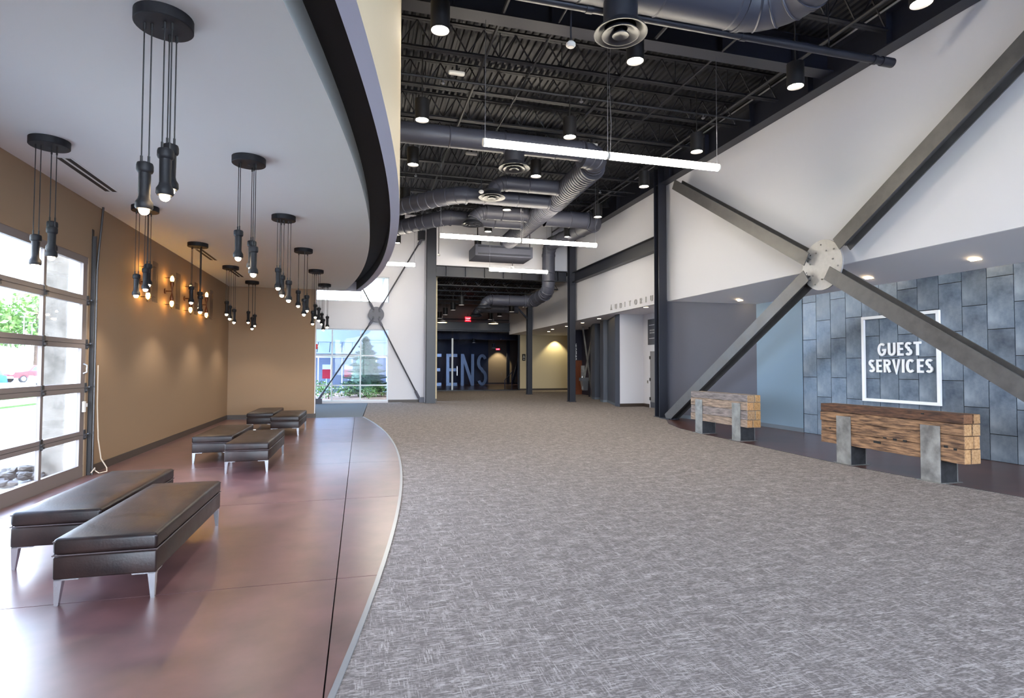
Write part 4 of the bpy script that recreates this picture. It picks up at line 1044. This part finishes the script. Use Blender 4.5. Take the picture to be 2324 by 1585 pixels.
def exit_sign(label, x, y, z, w, h):
    t = thing('exit_sign', label, 'exit sign', (x, y, z))
    MB().box((0, 0, 0), (w, .06, h)).build('housing', M['redglow'], t)
    lettering('EXIT', t, M['exitface'], (w*.14, -.006, h*.25), (1, 0, 0), (0, 0, 1), h*.5, .01, w*.72, bold=.03)
    MB().box((w*.45, .02, h), (w*.55, .04, h+.2)).build('bracket', M['canb'], t)
exit_sign('glowing red EXIT sign above the far glazing', 6.48, 35.7, 4.47, .38, .32)
exit_sign('tiny glowing red EXIT sign inside the far lobby', 10.5, 43.9, 2.9, .32, .14)
t = thing('ceiling_rail', 'thin dark rail above the far hall girder', 'rail', (0, 0, 0))
MB().tube([(3.4, YF-.3, 4.62), (9.4, YF-.3, 4.62)], .03, 8).build('rail', M['navy'], t)
for x in (4.2, 8.3): MB().stick((x, YF-.3, 4.62), (x, YF-.3, 5.9), .03).build('hanger', M['navy'], t)
# far glazing and lobby
w4 = struct('window_4', MB().box((3.36, YF, 3.86), (10.2, YF+.1, 3.95)).box((3.36, YF, 0), (10.2, YF+.1, .06)).box((10.12, YF, 0), (10.25, YF+.12, 3.95)), M['navy'])
for x in (5.72,): MB().box((x-.05, YF, .06), (x+.05, YF+.1, 3.4)).build('mullion', M['framew'], w4)
for a, b in ((3.4, 5.67), (5.77, 10.12)): MB().box((a, YF+.04, .06), (b, YF+.05, 3.86)).build('pane', M['glassb'], w4)
MB().box((6.0, YF-.06, 1.0), (6.05, YF, 1.6)).build('pull_handle', M['chrome'], w4)
t = thing('lobby_letters', 'tall mirrored freestanding letters behind the far glazing', 'letters', (0, 46, 0))
capitals('TEENS', t, M['mirror'], (0, 0, 0), (1, 0, 0), (0, 0, 1), 2.6, .4, t=.095, boxes=[(4.1, 5.2), (5.35, 6.35), (6.75, 7.65), (7.95, 9.05), (9.3, 10.15)])
t = thing('lobby_railing', 'dark sloping handrail at lobby steps behind the far glazing', 'railing', (9.6, 37.5, 0))
MB().tube([(0, 0, .65), (.55, 0, 1.25)], .025, 8).build('handrail', M['navy'], t)
for x in (0, .5): MB().stick((x, 0, 0), (x, 0, .65+x*1.1), .04).build('post', M['navy'], t)
t = thing('lobby_brace', 'dark diagonal brace and post before tan lobby wall', 'brace', (0, 0, 0))
MB().stick((12.7, 48.5, 0), (12.7, 48.5, 4.3), .25).build('post', M['navy'], t); MB().stick((13.05, 48.4, 0), (14.2, 48.4, 4.1), .2).build('diagonal', M['navy'], t)
t = thing('lobby_duct', 'dark boxy duct crossing the far lobby ceiling', 'duct', (0, 0, 0))
MB().box((2.4, 41, 3.6), (13.5, 42.2, 4.1)).build('casing', M['darkroom'], t)
for x in (4, 7, 10, 13): MB().box((x, 40.97, 3.57), (x+.06, 42.23, 4.13)).build('flange', M['darkroom'], t)
for x, y, z, w in ((8.1, 41, 3.35, 'on the letter side'), (9.5, 40.5, 2.95, 'on the steps side')):
    can_light('black cylinder downlight in the lobby behind glazing, '+w, x, y, z, 4.3, .13, .3, 'lobby downlights')
light('lobby_wash', 'SPOT', (11.9, 48.2, 3.6), 420, (1, .86, .5), aim=(0, .12, -1), spot_size=R(80), spot_blend=.4, shadow_soft_size=.05)
for x in (5.2, 6.4, 7.6): light('lobby_wash', 'SPOT', (x, 47.7, 3.6), 60, (1, .66, .42), aim=(0, .15, -1), spot_size=R(70), spot_blend=.4, shadow_soft_size=.05)
light('tan_wall_wash', 'SPOT', (12.7, YF-.45, 3.6), 150, (1, .86, .52), aim=(0, .16, -1), spot_size=R(95), spot_blend=.5, shadow_soft_size=.05)

# ------------------------------------------------------------------ outside: ground, pier, rocks, cars, trees
struct('ground', MB().box((-140, -60, -.3), (-4.05, 200, -.12)).box((-4.1, 25.45, -.3), (1.9, 80, -.12)).box((-40, 18.7, -.3), (-4.05, 25.5, -.119)).box((-4.1, -60, -.3), (60, -8.3, -.12)), M['asphalt'])
struct('ground_paving', MB().box((-12, -20, -.12), (-4.08, 18, -.03)).box((-8, -16, -.12), (16, -8.3, -.03)), M['paving'])
struct('ground_grass', MB().box((-24, -20, -.12), (-13.5, 60, -.04)), M['grass'])
t = thing('concrete_pier', 'rough cast concrete pier outside the glass door', 'pier', (0, 0, 0))
MB().box((-4.38, 9.52, -.06), (-4.08, 10.6, 4.2)).build('shaft', M['extconc'], t)
MB().box((-4.4, 9.5, 4.2), (-4.08, 10.6, 4.3)).build('cap', M['extconc'], t)
rp = thing('rock_pile', 'heap of pale flat river rocks on the paving outside glass door', 'rocks', (-4.75, 9.5, -.03))
rm = []
for k in range(4):
    bm = bmesh.new(); bmesh.ops.create_icosphere(bm, subdivisions=1, radius=.08)
    for v in bm.verts: v.co = Vector((v.co.x*random.uniform(1, 1.5), v.co.y*random.uniform(.8, 1.1), v.co.z*random.uniform(.5, .7)))
    me = bpy.data.meshes.new('rock'); bm.to_mesh(me); bm.free(); me.materials.append(M['rock']); rm.append(me)
for k in range(46):
    a = random.uniform(0, 2*PI); r_ = random.random()**.6
    o = link('rock', rm[k % 4], rp, loc=(r_*.4*cos(a), r_*.75*sin(a), .05+.17*(1-r_)*random.random())); o.rotation_euler = (random.uniform(-.4, .4), random.uniform(-.4, .4), random.uniform(0, 6))
def car(label, x, y, rz, paint, suv=True, name='car'):
    t = thing(name, label, 'car', (x, y, -.12), rz=rz)
    L, Wd = 4.7, 1.85
    h0 = .45; prof = [(-2.3, .45), (-2.35, .8), (-2.2, 1.0), (-1.0, 1.1), (-.35, 1.68), (1.9, 1.72), (2.25, 1.1), (2.33, .8), (2.3, .45)] if suv else [(-2.3, .4), (-2.3, .7), (-2.1, .85), (-1.0, .95), (-.2, 1.4), (1.0, 1.4), (1.7, 1.0), (2.2, .95), (2.28, .4)]
    n = len(prof); q = MB()
    vs = [(px, s_*(Wd/2-(.12 if pz > 1.2 else 0)), pz) for s_ in (-1, 1) for px, pz in prof]
    q.add(vs, [tuple(reversed(range(n))), tuple(range(n, 2*n))]+[(i, (i+1) % n, n+(i+1) % n, n+i) for i in range(n)])
    q.build('body', M[paint], t)
    q = MB()
    for s_ in (-1, 1):
        for xa, xb, xc, xd in ((-.75, .35, -.3, .35), (.45, 1.3, .45, 1.3), (1.4, 2.0, 1.4, 1.85)):
            yb = s_*(Wd/2+.005); yt = s_*(Wd/2-.1); top = 1.6 if suv else 1.33; lo = 1.15 if suv else .98
            q.add([(xa, yb, lo), (xb, yb, lo), (xd, yt, top), (xc, yt, top)], [(0, 1, 2, 3)])
    q.add([(-.98, -.8, 1.13), (-.98, .8, 1.13), (-.4, .7, 1.64), (-.4, -.7, 1.64)], [(0, 1, 2, 3)])
    q.build('window', M['carglass'], t)
    for wx in (-1.45, 1.4):
        for s_ in (-1, 1):
            w_ = MB().tube([(wx, s_*.75, .36), (wx, s_*.95, .36)], .36, 18).build('wheel', M['tyre'], t, True)
            MB().tube([(wx, s_*.95, .36), (wx, s_*.965, .36)], .22, 14).build('hub_cap', M['chrome'], w_, True)
    MB().box((-2.38, -.85, .75), (-2.3, -.5, .92)).box((-2.38, .5, .75), (-2.3, .85, .92)).build('headlamp', M['plast'], t)
    MB().box((-2.42, -.9, .4), (-2.3, .9, .6)).build('bumper', M['letterg'], t)
    return t
car('red four wheel drive car parked beyond the grass strip', -32.1, 67.6, R(62), 'carred')
car('blue car cut off by the frame edge in the car park', -27.15, 48.5, R(62), 'carblue', False)
car('white car parked in front of the red one', -22.0, 51.6, R(62), 'carwhite', False)
car('dark windowed white car parked behind the red one', -32.0, 76.0, R(62), 'carwhite')
def tree(label, x, y, h, r, kind='leaf', n=420, z=-.12, trunk=.35, name='leafy_tree'):
    t = thing(name, label, 'tree', (x, y, z))
    MB().tube([(0, 0, 0), (.05, 0, h*.5), (0, .05, h*.8)], .1, 8, True, [.03*h, .02*h, .008*h]).build('trunk', M['bark'], t, True)
    q = MB(); rnd = random.Random(int(x*10+y*7))
    for k in range(n):
        while True:
            p = Vector((rnd.uniform(-1, 1), rnd.uniform(-1, 1), rnd.uniform(-1, 1)))
            if .3 < p.length < 1: break
        lump = 1+.25*sin(5*p.x+3*p.z)*cos(4*p.y)
        c = Vector((p.x*r*lump, p.y*r*lump, h*(trunk+(1-trunk)/2)+p.z*h*(1-trunk)/2*lump))
        s_ = r*rnd.uniform(.05, .11)
        a = Vector((rnd.gauss(0, 1), rnd.gauss(0, 1), rnd.gauss(0, 1))).normalized(); b = a.orthogonal().normalized()
        b = (Matrix.Rotation(rnd.uniform(0, 6), 3, a) @ b); d_ = a.cross(b)
        q.add([c-b*s_, c-d_*s_*.5, c+b*s_, c+d_*s_*.5], [(0, 1, 2, 3)])
    q.build('foliage', M[kind], t)
    return t
tl = ['by the light pole', 'with the fullest crown', 'behind the red car', 'at the car park edge', 'taller than its neighbours', 'half hidden by mullion', 'seen low in the gap', 'beyond the car park']
for i, (x, y, h, r_) in enumerate([(-47, 100, 13, 5.5), (-52, 98, 11, 5), (-44, 104, 12, 5), (-58, 104, 13, 6), (-50, 112, 15, 6), (-40, 102, 11, 4.5), (-64, 112, 14, 6), (-55, 92, 10, 4.5)]):
    tree('leafy green tree in the row past the cars, '+tl[i], x, y, h, r_, 'leaf', 1100)
for i, (x, y) in enumerate([(-36, 74), (-40, 84)]):
    t = thing('light_pole', 'thin pale light pole %s the red car' % ('just behind' if i == 0 else 'far behind'), 'pole', (x, y, -.12))
    MB().tube([(0, 0, 0), (0, 0, 7)], .05, 8).build('mast', M['galv'], t); MB().box((-.3, -.12, 7), (.3, .12, 7.1)).build('lamp_head', M['galv'], t)
# courtyard seen through the window wall
struct('ground_mulch', MB().box((-6, 27.5, -.12), (1.75, 35.5, -.02)), M['mulch'])
def fir(label, x, y, h, r):
    t = thing('fir_tree', label, 'tree', (x, y, -.02))
    MB().tube([(0, 0, 0), (0, 0, h*.95)], .06, 8, True, [.08, .015]).build('trunk', M['bark'], t, True)
    q = MB(); rnd = random.Random(3)
    q.lathe([(r*.62, h*.08), (r*.5, h*.3), (r*.32, h*.6), (.04, h*.93)], (0, 0, 0), 10)
    for k in range(4200):
        f = rnd.random()**.8; z = h*(.06+.92*f); rr = r*(1-f)**.85+.05
        a = rnd.uniform(0, 2*PI); lay = .75+.25*cos(f*60); d_ = rr*lay*(.35+.65*rnd.random()**.5)
        c = Vector((d_*cos(a), d_*sin(a), z-.12*d_)); o_ = Vector((cos(a), sin(a), rnd.uniform(-.1, .5))).normalized()
        s_ = .1+.13*(1-f); w = Vector((-sin(a), cos(a), rnd.uniform(-.4, .4)))*s_*.3
        q.add([c-o_*s_*.6-w*.4, c-o_*s_*.2+w, c+o_*s_, c-o_*s_*.2-w], [(0, 1, 2, 3)])
    q.build('foliage', M['fir'], t)
fir('dark green fir tree in the mulch outside the window wall', .28, 31.0, 3.25, 1.5)
for i, (x, y, h, r_, w) in enumerate([(-1.5, 29, .8, .6, 'beside the rod brace foot'), (-.55, 30.4, .8, .6, 'left of the fir tree'), (1.05, 30.2, .75, .5, 'on the column side of the fir'), (.4, 28.6, .6, .45, 'in front of the fir trunk'), (-2.3, 30.5, 1.0, .7, 'at the far corner of window')]):
    tree('low green shrub in mulch '+w, x, y, h, r_, 'leaf', 500, -.02, .05, 'shrub')
bd = thing('building', 'pale blue grey building across the courtyard with shopfront glazing', 'building', (0, 36.3, -.12))
MB().box((-8, 0, 3.2), (1.78, .2, 5.2)).build('upper_wall', M['facade'], bd)
MB().box((-8, 3.0, 0), (1.78, 3.1, 2.3)).build('inner_wall', M['doorg'], bd)
MB().box((-8, .08, 2.25), (1.78, .2, 3.2)).build('spandrel', M['facade'], bd)
for x in (-3.4, -2.5, -1.75, -1.1, -.5, .2, .95, 1.6): MB().box((x-.03, .05, 0), (x+.03, .15, 2.28)).build('mullion', M['framew'], bd)
for x0, x1 in ((-3.4, -2.5), (-2.5, -1.75), (-1.75, -1.1), (-1.1, -.5), (-.5, .2), (.2, .95), (.95, 1.6)): MB().box((x0+.03, .09, 0), (x1-.03, .1, 2.25)).build('pane', M['glassb'], bd)
MB().box((-8, .04, 2.22), (1.78, .16, 2.3)).box((-8, .04, .3), (1.78, .16, .36)).build('rail', M['framew'], bd)
MB().box((-1.3, -.02, 2.3), (-.35, .06, 2.45)).build('sign_band', M['navy'], bd)
aw = MB().box((-2.7, -1.2, 2.45), (-.3, .05, 2.52)).build('awning', M['facade'], bd)
for x in (-2.5, -1.8, -1.1, -.5): MB().stick((x, -1.1, 2.52), (x, .0, 3.15), .035).build('tie_rod', M['navy'], aw)
for x, w in ((-2.1, 'beside the awning end'), (-.75, 'left of the fir tree')):
    t = thing('notice_board', 'small red and white notice panel behind the shopfront '+w, 'notice', (x, 36.3+1.6, -.12))
    MB().box((-.25, 0, .9), (.25, .04, 1.5)).build('panel', M['red'], t); MB().box((-.25, 0, 1.5), (.25, .04, 1.8)).build('header_strip', M['signw'], t); MB().box((-.03, .01, 0), (.03, .04, .9)).build('post', M['framew'], t)
